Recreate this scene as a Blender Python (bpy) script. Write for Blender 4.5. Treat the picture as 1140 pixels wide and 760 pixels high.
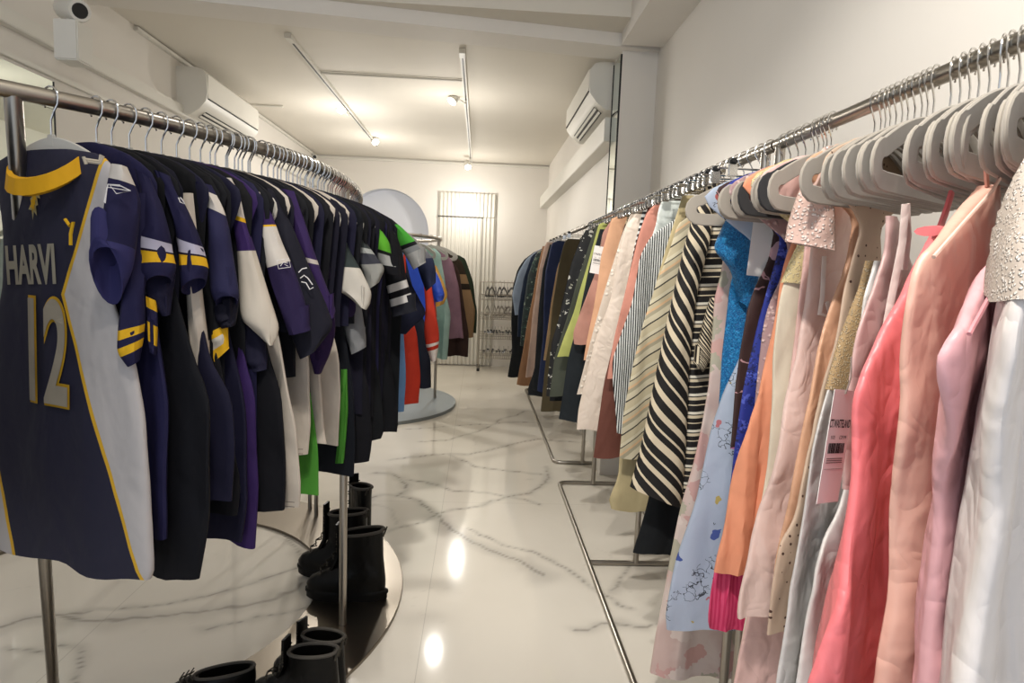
import bpy, bmesh, math, random
from math import sin, cos, pi, radians
from mathutils import Vector, Matrix, noise
sc = bpy.context.scene
for o in list(bpy.data.objects): bpy.data.objects.remove(o)
COL = sc.collection
# ---------------------------------------------------------------- camera (frame 1140x760)
F = 700.0; H = 1.36
Yc = Vector(((534-570)/F, (380-302)/F, -1)).normalized()
_u = Vector((.033, 1, 0)); _u -= _u.dot(Yc)*Yc; Zc = _u.normalized(); Xc = Yc.cross(Zc)
cam_d = bpy.data.cameras.new('camera'); cam = bpy.data.objects.new('camera', cam_d); COL.objects.link(cam)
cam_d.sensor_width = 36; cam_d.lens = 36*F/1140; cam_d.clip_start = .02
cam.matrix_world = Matrix.Translation((0, 0, H)) @ Matrix((Xc, Yc, Zc)).to_4x4()
sc.camera = cam
# ---------------------------------------------------------------- view, world, lights
sc.view_settings.view_transform = 'Standard'; sc.view_settings.look = 'None'
sc.view_settings.gamma = 1; sc.view_settings.use_curve_mapping = False
sc.view_settings.exposure = 0.38
w = bpy.data.worlds.new('world'); sc.world = w; w.use_nodes = True
w.node_tree.nodes['Background'].inputs[0].default_value = (.80, .88, 1, 1)
w.node_tree.nodes['Background'].inputs[1].default_value = .75
def lamp(kind, name, loc, aim, power, color, size=.1, spot=60, blend=.6):
    d = bpy.data.lights.new(name, kind); d.energy = power; d.color = color
    o = bpy.data.objects.new(name, d); COL.objects.link(o); o.location = loc
    o.rotation_euler = (Vector(aim)-Vector(loc)).to_track_quat('-Z', 'Y').to_euler()
    if kind == 'AREA': d.shape = 'DISK'; d.size = size
    if kind == 'POINT': d.shadow_soft_size = size
    if kind == 'SPOT': d.shadow_soft_size = size; d.spot_size = radians(spot); d.spot_blend = blend
    return o
WARM = (1, .955, .89)
lamp('POINT', 'ceiling_lamp_front', (-.1, .2, 2.9), (-.1, .6, 0), 34, WARM, .05)
lamp('SPOT', 'track_spot_front_right', (-.25, .35, 2.9), (.75, 1.6, 1.0), 115, WARM, .05, 75)
lamp('SPOT', 'track_spot_mid_right', (-.3, 2.2, 2.9), (.75, 3.2, .7), 95, WARM, .05, 70)
lamp('SPOT', 'track_spot_mid_left', (.1, 2.0, 2.9), (-.9, 2.2, 1.2), 16, WARM, .05, 80)
# ---------------------------------------------------------------- pixel -> place helpers
def ray(px, py):
    d = Vector(((px-570)/F, (380-py)/F, -1)); return Vector((Xc.dot(d), Yc.dot(d), Zc.dot(d)))
O = Vector((0, 0, H))
def onz(px, py, z=0): r = ray(px, py); return O + r*((z-H)/r.z)
def ony(px, py, y): r = ray(px, py); return O + r*(y/r.y)
def onplane(px, py, P, n): r = ray(px, py); return O + r*((P-O).dot(n)/r.dot(n))
# ---------------------------------------------------------------- materials
def lin(h):
    if not isinstance(h, str): return (*h, 1)
    v = [int(h[i:i+2], 16)/255 for i in (0, 2, 4)]
    return tuple(((c+.055)/1.055)**2.4 if c > .04045 else c/12.92 for c in v) + (1,)
MC = {}
class NT:
    def __init__(s, name, rough=.8, metal=0, spec=.5):
        s.m = bpy.data.materials.new(name); s.m.use_nodes = True; s.t = s.m.node_tree
        s.b = s.t.nodes['Principled BSDF']; s.b.inputs['Roughness'].default_value = rough
        s.b.inputs['Metallic'].default_value = metal; s.b.inputs['Specular IOR Level'].default_value = spec
    def n(s, typ, **kw):
        nd = s.t.nodes.new(typ)
        for k, v in kw.items():
            if k in nd.inputs: nd.inputs[k].default_value = v
            else: setattr(nd, k, v)
        return nd
    def l(s, a, b): s.t.links.new(a, b)
    def math(s, op, a, b=None, c=None):
        nd = s.t.nodes.new('ShaderNodeMath'); nd.operation = op
        for i, x in enumerate((a, b, c)):
            if x is None: continue
            if hasattr(x, 'links'): s.l(x, nd.inputs[i])
            else: nd.inputs[i].default_value = x
        return nd.outputs[0]
    def mix(s, f, a, b, mode='MIX'):
        nd = s.t.nodes.new('ShaderNodeMix'); nd.data_type = 'RGBA'; nd.blend_type = mode
        for sock, x in ((nd.inputs[0], f), (nd.inputs[6], a), (nd.inputs[7], b)):
            if hasattr(x, 'links'): s.l(x, sock)
            else: sock.default_value = x
        return nd.outputs[2]
    def ramp(s, f, stops, const=True):
        nd = s.t.nodes.new('ShaderNodeValToRGB'); cr = nd.color_ramp
        cr.interpolation = 'CONSTANT' if const else 'LINEAR'
        while len(cr.elements) < len(stops): cr.elements.new(.5)
        for e, (p, c) in zip(cr.elements, stops): e.position = p; e.color = lin(c)
        s.l(f, nd.inputs[0]); return nd.outputs[0]
    def uv(s): return s.n('ShaderNodeTexCoord').outputs['UV']
    def obj(s): return s.n('ShaderNodeTexCoord').outputs['Object']
    def mapped(s, vec, scale=(1, 1, 1), rot=(0, 0, 0), loc=(0, 0, 0)):
        nd = s.n('ShaderNodeMapping'); s.l(vec, nd.inputs[0])
        nd.inputs['Scale'].default_value = scale; nd.inputs['Rotation'].default_value = rot; nd.inputs['Location'].default_value = loc
        return nd.outputs[0]
    def noise(s, vec, scale, detail=3, dist=0):
        nd = s.n('ShaderNodeTexNoise'); s.l(vec, nd.inputs['Vector'])
        nd.inputs['Scale'].default_value = scale; nd.inputs['Detail'].default_value = detail; nd.inputs['Distortion'].default_value = dist
        return nd.outputs[0]
    def vor(s, vec, scale, rnd=1, feat='F1'):
        nd = s.n('ShaderNodeTexVoronoi'); nd.feature = feat; s.l(vec, nd.inputs['Vector'])
        nd.inputs['Scale'].default_value = scale; nd.inputs['Randomness'].default_value = rnd
        return nd
    def col(s, c):
        if hasattr(c, 'links'): s.l(c, s.b.inputs['Base Color'])
        else: s.b.inputs['Base Color'].default_value = c
    def bump(s, h, strength=.3, dist=.01):
        nd = s.n('ShaderNodeBump'); s.l(h, nd.inputs['Height']); nd.inputs['Strength'].default_value = strength; nd.inputs['Distance'].default_value = dist
        s.l(nd.outputs[0], s.b.inputs['Normal'])
def clothbump(t, amt=.5, crease=0.0):
    """wrinkles: long vertical creases plus finer crumple"""
    o = t.obj()
    a = t.noise(t.mapped(o, (4, 4, 2.0), (.2, .5, 0)), 1.7, 2, .9)
    b = t.noise(t.mapped(o, (1, 1, .8), (0, .7, 0)), 13, 2, .6)
    c = t.noise(t.mapped(o, (1, 1, .5), (.4, .3, .5)), 34, 2, .3)
    h = t.math('ADD', t.math('ADD', a, t.math('MULTIPLY', b, .34)), t.math('MULTIPLY', c, .10))
    if crease:
        r = t.math('ABSOLUTE', t.math('SUBTRACT', t.noise(t.mapped(o, (1, 1, .9), (.5, .9, .2)), 15, 1, .8), .5))
        r = t.math('MINIMUM', t.math('MULTIPLY', r, 5), 1); h = t.math('ADD', h, t.math('MULTIPLY', r, crease))
    t.bump(h, amt, .03)
def plain(hexc, rough=.8, bump=.5, var=.12, metal=0, sheen=0):
    k = ('plain', hexc, rough, bump, metal)
    if k in MC: return MC[k]
    t = NT('cloth_'+hexc, rough, metal, .18); c = lin(hexc)
    nz = t.noise(t.obj(), 9, 3)
    dk = tuple(x*(1-2*var) for x in c[:3])+(1,); lt = tuple(min(1, x*(1+2*var)) for x in c[:3])+(1,)
    t.col(t.mix(nz, dk, lt)); clothbump(t, bump)
    t.b.inputs['Sheen Weight'].default_value = sheen
    MC[k] = t.m; return t.m
def satin(hexc, bump=.6):
    k = ('satin', hexc)
    if k in MC: return MC[k]
    t = NT('satin_'+hexc, .42); c = lin(hexc)
    nz = t.noise(t.mapped(t.obj(), (1, 1, .4)), 7, 3)
    t.col(t.mix(nz, tuple(x*.86 for x in c[:3])+(1,), tuple(min(1, x*1.15) for x in c[:3])+(1,))); clothbump(t, bump, .09)
    MC[k] = t.m; return t.m
def bands(stops, axis=1, slant=0.0, rough=.8, bump=.4, scale=1.0, offs=0.0, repeat=False):
    """crisp colour bands across uv"""
    k = ('bands', tuple(stops), axis, slant, scale, repeat, offs)
    if k in MC: return MC[k]
    t = NT('banded_cloth', rough, 0, .2); s = t.n('ShaderNodeSeparateXYZ'); t.l(t.uv(), s.inputs[0])
    v = s.outputs[axis]; u = s.outputs[1-axis]
    f = t.math('ADD', t.math('MULTIPLY', v, scale), t.math('MULTIPLY', u, slant)); f = t.math('ADD', f, offs)
    if repeat: f = t.math('FRACT', f)
    t.col(t.ramp(f, stops)); clothbump(t, bump)
    MC[k] = t.m; return t.m
def stripes(stops, freq, slant=0.0, axis=1, warp=.0, **kw):
    k = ('str', tuple(stops), freq, slant, axis, warp)
    if k in MC: return MC[k]
    t = NT('striped_cloth', .75); s = t.n('ShaderNodeSeparateXYZ'); t.l(t.uv(), s.inputs[0])
    f = t.math('ADD', t.math('MULTIPLY', s.outputs[axis], freq), t.math('MULTIPLY', s.outputs[1-axis], slant))
    if warp: f = t.math('ADD', f, t.math('MULTIPLY', t.noise(t.obj(), 5, 2), warp))
    t.col(t.ramp(t.math('FRACT', f), stops)); clothbump(t, .4)
    MC[k] = t.m; return t.m
def floral(base, cols, scale=14, size=.33, leaf=None, rough=.7, base2=None, leafscale=26):
    k = ('fl', base, tuple(cols), scale, size, leaf)
    if k in MC: return MC[k]
    t = NT('floral_cloth', rough); uv = t.uv()
    b = lin(base)
    if base2: b = t.mix(t.ramp(t.noise(uv, 5, 3, .6), [(0, '000000'), (.42, '000000'), (.58, 'ffffff')], False), lin(base), lin(base2))
    wv = t.mapped(uv); nzc = t.n('ShaderNodeTexNoise'); t.l(uv, nzc.inputs['Vector']); nzc.inputs['Scale'].default_value = scale*2.2
    av = t.n('ShaderNodeVectorMath', operation='MULTIPLY_ADD'); t.l(nzc.outputs[1], av.inputs[0]); av.inputs[1].default_value = (.06, .06, .06); t.l(uv, av.inputs[2])
    v = t.vor(av.outputs[0], scale, .9)
    petals = t.math('LESS_THAN', v.outputs['Distance'], size)
    pick = t.n('ShaderNodeSeparateColor'); t.l(v.outputs['Color'], pick.inputs[0])
    st = [(i/len(cols), c) for i, c in enumerate(cols)]
    colr = t.ramp(pick.outputs[0], st)
    keep = t.math('GREATER_THAN', pick.outputs[1], .2)
    r = t.mix(t.math('MULTIPLY', petals, keep), b, colr)
    if leaf:
        e = t.vor(av.outputs[0], leafscale, 1, 'DISTANCE_TO_EDGE')
        lm = t.math('MULTIPLY', t.math('LESS_THAN', e.outputs['Distance'], .03), t.math('GREATER_THAN', t.noise(uv, scale*.8, 2), .56))
        r = t.mix(lm, r, lin(leaf))
    t.col(r); clothbump(t, .4)
    MC[k] = t.m; return t.m
def lace(base, light, scale=60, rough=.8):
    k = ('lace', base, light, scale)
    if k in MC: return MC[k]
    t = NT('lace_'+base, rough); uv = t.obj()
    v = t.vor(uv, scale, 1); n2 = t.noise(uv, scale*.5, 3, 1.5)
    f = t.ramp(t.math('ADD', t.math('MULTIPLY', v.outputs['Distance'], .7), t.math('MULTIPLY', n2, .6)), [(0, 'ffffff'), (.42, 'ffffff'), (.62, '000000')], False)
    t.col(t.mix(f, lin(base), lin(light))); t.bump(f, .8, .004)
    MC[k] = t.m; return t.m
def sequin(base, light, scale=110):
    k = ('seq', base, light)
    if k in MC: return MC[k]
    t = NT('sequin_'+base, .4); uv = t.obj()
    n2 = t.noise(uv, scale, 4, 2.5)
    f = t.ramp(n2, [(0, '000000'), (.42, '000000'), (.62, 'ffffff')], False)
    t.col(t.mix(f, lin(base), lin(light))); t.bump(n2, .9, .008)
    MC[k] = t.m; return t.m
def dots(base, dot, scale=30, size=.2):
    t = NT('dotted_'+base, .7); v = t.vor(t.uv(), scale, .35)
    t.col(t.mix(t.math('LESS_THAN', v.outputs['Distance'], size), lin(base), lin(dot))); clothbump(t, .5); return t.m
def metal(name, hexc, rough=.28, stretch=None):
    t = NT(name, rough, 1); c = lin(hexc)
    nz = t.noise(t.mapped(t.obj(), stretch or (1, 1, 1)), 30, 3)
    t.col(t.mix(nz, tuple(x*.92 for x in c[:3])+(1,), c)); 
    t.l(t.math('MULTIPLY_ADD', nz, .08, rough-.04), t.b.inputs['Roughness']); return t.m
def paint(name, hexc, rough=.7, bump=.05):
    t = NT(name, rough); c = lin(hexc); nz = t.noise(t.obj(), 2.5, 4)
    t.col(t.mix(nz, tuple(x*.96 for x in c[:3])+(1,), tuple(min(1, x*1.03) for x in c[:3])+(1,)))
    t.bump(t.noise(t.obj(), 60, 3), bump, .002); return t.m
STEEL = metal('brushed_steel', 'a8a299', .3, (2, 2, 2)); CHROME = metal('hook_wire', 'd2d0cc', .18)
PLATE = metal('steel_plate', '857d72', .33, (3, 3, 3))
WALL = paint('wall_paint', 'e2ddd5'); CEIL = paint('ceiling_paint', 'dcd6ca'); WHITE = paint('white_plastic', 'dedbd2', .45, 0)
GREYW = paint('cool_niche_daylight_tint', 'd5d8e0'); VELVET = plain('a59d91', .85, .1, .05, 0, .4); VELVETG = plain('aca89f', .85, .1, .05, 0, .4)
VELBLK = plain('2a2a2c', .8, .1, .05, 0, .3); BLACKP = paint('black_plastic', '141414', .5, 0)
t = NT('mirror_glass', .02, 1); t.col(lin('d5ddd8')); MIRROR = t.m
t = NT('lamp_lens', .5); t.col(lin('ffffff')); t.b.inputs['Emission Color'].default_value = lin('fff3df'); t.b.inputs['Emission Strength'].default_value = 14; LENS = t.m
# ---------------------------------------------------------------- mesh helpers
def link(name, me, mats, parent=None, loc=None, smooth=True):
    o = bpy.data.objects.new(name, me)
    for m in (mats if isinstance(mats, (list, tuple)) else [mats]): me.materials.append(m)
    COL.objects.link(o)
    if parent: o.parent = parent
    if loc is not None: o.location = loc
    if smooth:
        for p in me.polygons: p.use_smooth = True
    return o
def tag(o, label=None, cat=None, group=None, kind=None):
    if label: o['label'] = label
    if cat: o['category'] = cat
    if group: o['group'] = group
    if kind: o['kind'] = kind
    return o
def empty(name, loc=(0, 0, 0)):
    o = bpy.data.objects.new(name, None); COL.objects.link(o); o.location = loc; o.empty_display_size = .05; return o
class MB:
    def __init__(s): s.bm = bmesh.new(); s.uvl = s.bm.loops.layers.uv.new('UVMap')
    def box(s, lo, hi, bev=0):
        vs = [s.bm.verts.new((x, y, z)) for x in (lo[0], hi[0]) for y in (lo[1], hi[1]) for z in (lo[2], hi[2])]
        fs = [s.bm.faces.new([vs[i] for i in f]) for f in ((0, 1, 3, 2), (4, 6, 7, 5), (0, 4, 5, 1), (2, 3, 7, 6), (0, 2, 6, 4), (1, 5, 7, 3))]
        if bev: bmesh.ops.bevel(s.bm, geom=list({e for f in fs for e in f.edges}), offset=bev, segments=2, affect='EDGES')
        return s
    def loft(s, rings, uvs=None, cap0=True, cap1=True, closed=True):
        V = [[s.bm.verts.new(p) for p in r] for r in rings]; n = len(rings[0]); m = n if closed else n-1
        for i in range(len(V)-1):
            for j in range(m):
                k = (j+1) % n
                f = s.bm.faces.new((V[i][j], V[i][k], V[i+1][k], V[i+1][j]))
                if uvs:
                    for lp, (a, b) in zip(f.loops, ((i, j), (i, j+1), (i+1, j+1), (i+1, j))):
                        lp[s.uvl].uv = uvs(a, b)
        if cap0 and closed: s.bm.faces.new(V[0][::-1])
        if cap1 and closed: s.bm.faces.new(V[-1])
        return s
    def tube(s, pts, r, seg=8, rz=None, cap=True, closed=False):
        pts = [Vector(p) for p in pts]; rings = []; N = len(pts)
        prev = None
        for i, p in enumerate(pts):
            if closed: d = (pts[(i+1) % N]-pts[i-1]).normalized()
            else: d = (pts[min(i+1, N-1)]-pts[max(i-1, 0)]).normalized()
            if prev is None:
                up = Vector((0, 0, 1)) if abs(d.z) < .9 else Vector((1, 0, 0)); x = d.cross(up).normalized()
            else: x = (prev - prev.dot(d)*d).normalized()
            prev = x; y = x.cross(d)
            rr = r[i] if isinstance(r, (list, tuple)) else r
            rings.append([p + x*rr*cos(2*pi*k/seg) + y*(rz or rr)*sin(2*pi*k/seg) for k in range(seg)])
        if closed: rings.append(rings[0]); s.loft(rings, None, False, False); bmesh.ops.remove_doubles(s.bm, verts=s.bm.verts, dist=1e-6)
        else: s.loft(rings, None, cap, cap)
        return s
    def build(s, name, mats, parent=None, loc=None, smooth=True):
        bmesh.ops.recalc_face_normals(s.bm, faces=s.bm.faces)
        me = bpy.data.meshes.new(name); s.bm.to_mesh(me); s.bm.free()
        o = link(name, me, mats, parent, loc, smooth)
        if smooth:
            try: me.set_sharp_from_angle(angle=radians(40))
            except Exception: pass
        return o
def box(name, lo, hi, mat, parent=None, bev=0, **tg):
    o = MB().box(lo, hi, bev).build(name, mat, parent, None, bool(bev))
    if tg: tag(o, **tg)
    return o
def struct(name, lo, hi, mat, bev=0): return box(name, lo, hi, mat, None, bev, kind='structure')
def lathe(mb, prof, c=(0, 0, 0), seg=24, axis='z'):
    rings = []
    for r, h in prof:
        ring = []
        for k in range(seg):
            a = 2*pi*k/seg; q = (r*cos(a), r*sin(a), h)
            if axis == 'y': q = (q[0], q[2], q[1])
            if axis == 'x': q = (q[2], q[0], q[1])
            ring.append(Vector(q)+Vector(c))
        rings.append(ring)
    return mb.loft(rings)
def textmesh(body, size, font_bold=0, width=1.0):
    c = bpy.data.curves.new('lettering', 'FONT'); c.body = body; c.size = size; c.offset = font_bold; c.align_x = 'CENTER'; c.align_y = 'CENTER'
    o = bpy.data.objects.new('tmp', c); COL.objects.link(o)
    dg = bpy.context.evaluated_depsgraph_get(); me = bpy.data.meshes.new_from_object(o.evaluated_get(dg))
    bpy.data.objects.remove(o); bpy.data.curves.remove(c)
    for v in me.vertices: v.co.x *= width
    return me
# ================================================================ THE ROOM
ZC = 2.88; YB = 9.05; XL = -2.32; XR = 1.10
FY0 = -.6
# floor: marble slab; its own veins are stored as a colour on a fine grid
VEINS = [
 (.020, [(270, 548), (300, 580), (325, 605), (342, 622), (365, 640)]),
 (.035, [(-60, 712), (0, 702), (30, 690), (60, 684), (110, 690), (180, 688), (250, 676), (300, 665), (335, 650)]),
 (.014, [(60, 684), (100, 676), (160, 678), (240, 660), (310, 640), (345, 628)]),
 (.020, [(60, 716), (85, 720), (92, 735), (88, 760), (60, 790)]),
 (.012, [(0, 722), (20, 722), (45, 730)]),
 (.022, [(400, 560), (425, 552), (445, 553), (455, 547), (452, 536), (438, 528), (420, 526)]),
 (.014, [(445, 553), (465, 556), (480, 568), (484, 572)]),
 (.018, [(380, 606), (420, 596), (440, 588), (468, 580), (484, 570), (520, 566), (560, 556), (592, 550), (604, 535), (612, 520)]),
 (.014, [(455, 535), (480, 538), (500, 545), (540, 548), (600, 560)]),
 (.045, [(484, 572), (500, 585), (520, 600), (545, 612), (575, 622), (600, 640)]),
 (.014, [(520, 588), (560, 606), (590, 612), (640, 640), (700, 680)]),
 (.018, [(430, 512), (460, 508), (498, 505), (520, 506), (545, 502), (575, 493), (598, 488), (640, 492)]),
 (.015, [(498, 505), (515, 512), (530, 520), (560, 523), (600, 528)]),
 (.013, [(450, 478), (505, 474), (560, 470), (600, 471)]),
 (.012, [(470, 492), (500, 490), (530, 480), (560, 466), (585, 458)]),
 (.020, [(640, 700), (680, 690), (720, 700), (750, 690)]),
 (.016, [(700, 560), (720, 600), (700, 640), (680, 660)]),
 (.020, [(230, 700), (270, 690), (300, 680), (335, 672)]),
]
VSEG = []
for wd, pts in VEINS:
    q = [onz(*p) for p in pts]
    for a, b in zip(q, q[1:]): VSEG.append((a.x, a.y, b.x, b.y, wd))
def veinval(x, y):
    n1 = noise.noise(Vector((x*3.1, y*3.1, 0))); n2 = noise.noise(Vector((x*3.1, y*3.1, 7)))
    f1 = noise.noise(Vector((x*14, y*14, 2))); f2 = noise.noise(Vector((x*14, y*14, 5)))
    X = x+.05*n1+.018*f1; Y = y+.05*n2+.018*f2; v = 0
    for ax, ay, bx, by, wd in VSEG:
        if X < min(ax, bx)-.25 or X > max(ax, bx)+.25 or Y < min(ay, by)-.25 or Y > max(ay, by)+.25: continue
        dx, dy = bx-ax, by-ay; L = dx*dx+dy*dy+1e-9; tt = max(0, min(1, ((X-ax)*dx+(Y-ay)*dy)/L))
        d = math.hypot(X-ax-tt*dx, Y-ay-tt*dy); wm = wd*(.6+.9*abs(noise.noise(Vector((x*5, y*5, 3)))))
        v = max(v, math.exp(-(d/(wm*.35))**2)*.75, math.exp(-(d/(wm*1.8))**2)*.28)
    c = noise.noise(Vector((x*1.3+4, y*1.3, 1)))
    r = abs(noise.noise(Vector((x*1.1+n1*.6, y*.9+n2*.6, 11)))); v = max(v, .22*math.exp(-(r/.008)**2)*max(0, c)*2)
    return v, max(0, c)*.5
def make_floor():
    bm = bmesh.new(); cl = bm.loops.layers.float_color.new('marble')
    xs = [XL-.05+i*.016 for i in range(int((XR+.1-XL)/.016)+1)]; ys = [FY0]
    y = 1.3; ys.append(y)
    while y < YB+.1: y += .012*max(1, y*.45); ys.append(y)
    G = [[bm.verts.new((x, y, 0)) for x in xs] for y in ys]
    V = [[veinval(x, y) for x in xs] for y in ys]
    for j in range(len(ys)-1):
        for i in range(len(xs)-1):
            f = bm.faces.new((G[j][i], G[j][i+1], G[j+1][i+1], G[j+1][i]))
            for lp, (a, b) in zip(f.loops, ((j, i), (j, i+1), (j+1, i+1), (j+1, i))):
                v = V[a][b]; lp[cl] = (v[0], v[1], 0, 1)
    me = bpy.data.meshes.new('floor'); bm.to_mesh(me); bm.free()
    t = NT('marble_floor', .09); at = t.n('ShaderNodeAttribute', attribute_name='marble'); s = t.n('ShaderNodeSeparateColor'); t.l(at.outputs['Color'], s.inputs[0])
    ob = t.obj(); base = t.mix(t.noise(ob, 2.2, 4, .6), lin('d4cdc0'), lin('e0dace'))
    base = t.mix(s.outputs[1], base, lin('bdb6a8')); c = t.mix(s.outputs[0], base, lin('77716a'))
    sp = t.n('ShaderNodeSeparateXYZ'); t.l(ob, sp.inputs[0])
    jx = t.math('LESS_THAN', t.math('ABSOLUTE', t.math('SUBTRACT', t.math('FRACT', t.math('MULTIPLY_ADD', sp.outputs[0], 1/1.2, .17/1.2+.5)), .5)), .0012)
    jy = t.math('LESS_THAN', t.math('ABSOLUTE', t.math('SUBTRACT', t.math('FRACT', t.math('MULTIPLY', sp.outputs[1], 1/2.4)), .5)), .0006)
    t.col(t.mix(t.math('MULTIPLY', t.math('MAXIMUM', jx, jy), .45), c, lin('9a9388')))
    tag(link('floor', me, t.m, smooth=False), kind='structure')
make_floor()
# walls
def wall_with_niche():
    m = MB(); m.box((XL-.1, YB, -.02), (XR+.2, YB+.35, ZC+.05)); w_ = m.build('wall_back', WALL, smooth=False)
    c = MB(); ring = []
    cx, cz, r = -1.34, 1.86, .6
    pts = [(cx-r, .9)]+[(cx-r*cos(a*pi/40), cz+r*sin(a*pi/40)) for a in range(41)]+[(cx+r, .9)]
    c.loft([[(x, YB-.1, z) for x, z in pts], [(x, YB+.2, z) for x, z in pts]]); co = c.build('cut', WALL)
    md = w_.modifiers.new('b', 'BOOLEAN'); md.operation = 'DIFFERENCE'; md.object = co; md.solver = 'EXACT'
    dg = bpy.context.evaluated_depsgraph_get(); me = bpy.data.meshes.new_from_object(w_.evaluated_get(dg))
    w_.modifiers.clear(); w_.data = me
    bpy.data.objects.remove(co); me.materials.clear(); me.materials.append(WALL); me.materials.append(GREYW)
    for p in me.polygons: p.material_index = 1 if (p.center.y > YB+.01 and p.center.y < YB+.3 and abs(p.center.x-cx) < r+.01 and p.center.z < 2.6 and p.center.z > .8) else 0
    tag(w_, kind='structure')
wall_with_niche()
struct('wall_left', (XL-.15, FY0, -.02), (XL, YB+.1, 3.45), WALL)
struct('wall_right', (XR, FY0, -.02), (XR+.15, YB+.1, 3.45), WALL)
struct('ceiling', (XL-.1, 3.85, ZC), (XR+.1, YB+.1, ZC+.1), CEIL)
struct('ceiling_front', (XL-.1, FY0, 3.4), (XR+.1, 4.2, 3.5), CEIL)
m = MB(); m.loft([[(XL, 3.70, 2.80), (XR, 4.13, 2.80), (XR, 4.38, 2.80), (XL, 3.94, 2.80)], [(XL, 3.70, 3.4), (XR, 4.13, 3.4), (XR, 4.38, 3.4), (XL, 3.94, 3.4)]])
tag(m.build('trim_1', WALL, smooth=False), kind='structure')                # cross beam
struct('trim_2', (.84, FY0, 2.80), (XR, 4.07, 3.4), WALL)                      # beam along the right wall
struct('wall_right_column', (.87, 4.17, 0), (XR, 4.42, 2.87), WALL)
struct('wall_right_far', (.93, 4.40, 0), (XR, YB, ZC), WALL)
struct('trim_3', (.82, 4.4, 2.28), (XR, YB, 2.44), WHITE, .004)                # boxing below the air conditioner
struct('trim_4', (XL, 2.6, 2.44), (XL+.05, YB, 2.52), WHITE, .004)             # boxing along the left wall
struct('trim_5', (XL, 2.6, 2.30), (XL+.02, 4.9, 2.325), WHITE, .003)
struct('trim_6', (XL, 4.45, ZC-.035), (XL+.03, YB, ZC-.01), WHITE, .003)
struct('trim_7', (XL, YB-.03, ZC-.05), (XR, YB, ZC-.02), WHITE, .003)
struct('wall_left_pillar', (XL-.02, 1.0, 0), (XL+.06, 3.0, 3.4), GREYW)  # cool daylight on the pillar is put into its bluish colour
# ribbed panel with hidden door
def ribs(name, x0, x1, z0, z1, mat, parent=None):
    m = MB(); n = int((x1-x0)/.052); p = (x1-x0)/n
    m.box((x0, YB-.03, z0), (x1, YB-.012, z1))
    for i in range(n):
        c = x0+(i+.5)*p
        m.loft([[(c+.018*cos(pi*k/6), YB-.03-.022*sin(pi*k/6), z) for k in range(7)] for z in (z0, z1)], closed=False)
    return m.build(name, mat, parent)
RIB = paint('ribbed_panel_paint', 'd8d4c9', .5, 0)
tag(ribs('wall_back_ribbed_panel', -.6, .2, 2.12, 2.44, RIB), kind='structure')
tag(ribs('wall_back_ribbed_panel', .03, .2, .02, 2.11, RIB), kind='structure')
dr = tag(ribs('door_1', -.6, .018, .02, 2.10, RIB), kind='structure')
struct('trim_8', (-.61, YB-.036, 2.098), (.022, YB-.008, 2.122), paint('dark_gap', '55524c', .6, 0))
# mirrors
def mirror(lo, hi, label):
    e = empty('wall_mirror', lo); tag(e, label, 'mirror')
    l0 = Vector(lo)
    o = box('glass', Vector((0, 0, 0)), Vector(hi)-l0, MIRROR, e)
    x1 = (Vector(hi)-l0)
    m = MB(); t_ = .004
    m.box((-.004, -t_, 0), (x1.x+.004, 0, x1.z)); m.box((-.004, x1.y, 0), (x1.x+.004, x1.y+t_, x1.z)); m.build('edge_strip', BLACKP, e, smooth=False)
mirror((.862, 4.175, .25), (.87, 4.39, 2.78), 'tall frameless mirror on the side of the white right-hand column')
mirror((XL, 3.12, .6), (XL+.008, 3.62, 2.28), 'frameless mirror panel on the left wall behind the near end of the jersey rack')
# ---------------------------------------------------------------- air conditioners
def aircon(y0, y1, xw, sx, z0, z1, label):
    """xw wall x, sx +1 when the unit sticks out towards +x"""
    e = empty('air_conditioner', (xw, (y0+y1)/2, z0)); tag(e, label, 'air conditioner'); L = (y1-y0)/2; h = z1-z0
    pr = [(0, 0), (.10, -.005), (.17, .045), (.215, .10), (.225, .16), (.22, h-.05), (.19, h-.01), (.15, h), (0, h)]
    m = MB(); m.loft([[(sx*d, y, z) for d, z in pr] for y in (-L, -L+.03, L-.03, L)]); m.build('casing', WHITE, e)
    m = MB()
    m.loft([[(sx*(.222+.004), y, z) for z in (.125, h-.045)]+[(sx*.212, y, z) for z in (h-.045, .125)] for y in (-L+.02, L-.02)]); m.build('front_panel', WHITE, e)
    m = MB(); m.loft([[(sx*(.112), y, -.004), (sx*.168, y, .038), (sx*.160, y, .050), (sx*.104, y, .006)] for y in (-L+.12, L-.12)]); m.build('air_outlet', BLACKP, e)
    for q in (.122, .15):
        m = MB(); m.loft([[(sx*q, y, -.006+(q-.11)*.75-.006), (sx*(q+.012), y, (q-.11)*.75+.003-.006), (sx*(q+.012), y, (q-.11)*.75+.008-.006), (sx*q, y, -.002+(q-.11)*.75-.006)] for y in (-L+.1, L-.1)]); m.build('louvre', WHITE, e)
    m = MB(); m.loft([[(sx*.219, y, .115), (sx*.227, y, .115), (sx*.227, y, .122), (sx*.219, y, .122)] for y in (-L+.03, L-.03)]); m.build('panel_gap', BLACKP, e)
aircon(5.03, 6.15, XL, 1, 2.46, 2.80, 'white split air conditioner mounted high on the left wall')
aircon(4.43, 5.6, .93, -1, 2.50, 2.81, 'white split air conditioner high on the right wall beside the column mirror')
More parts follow.
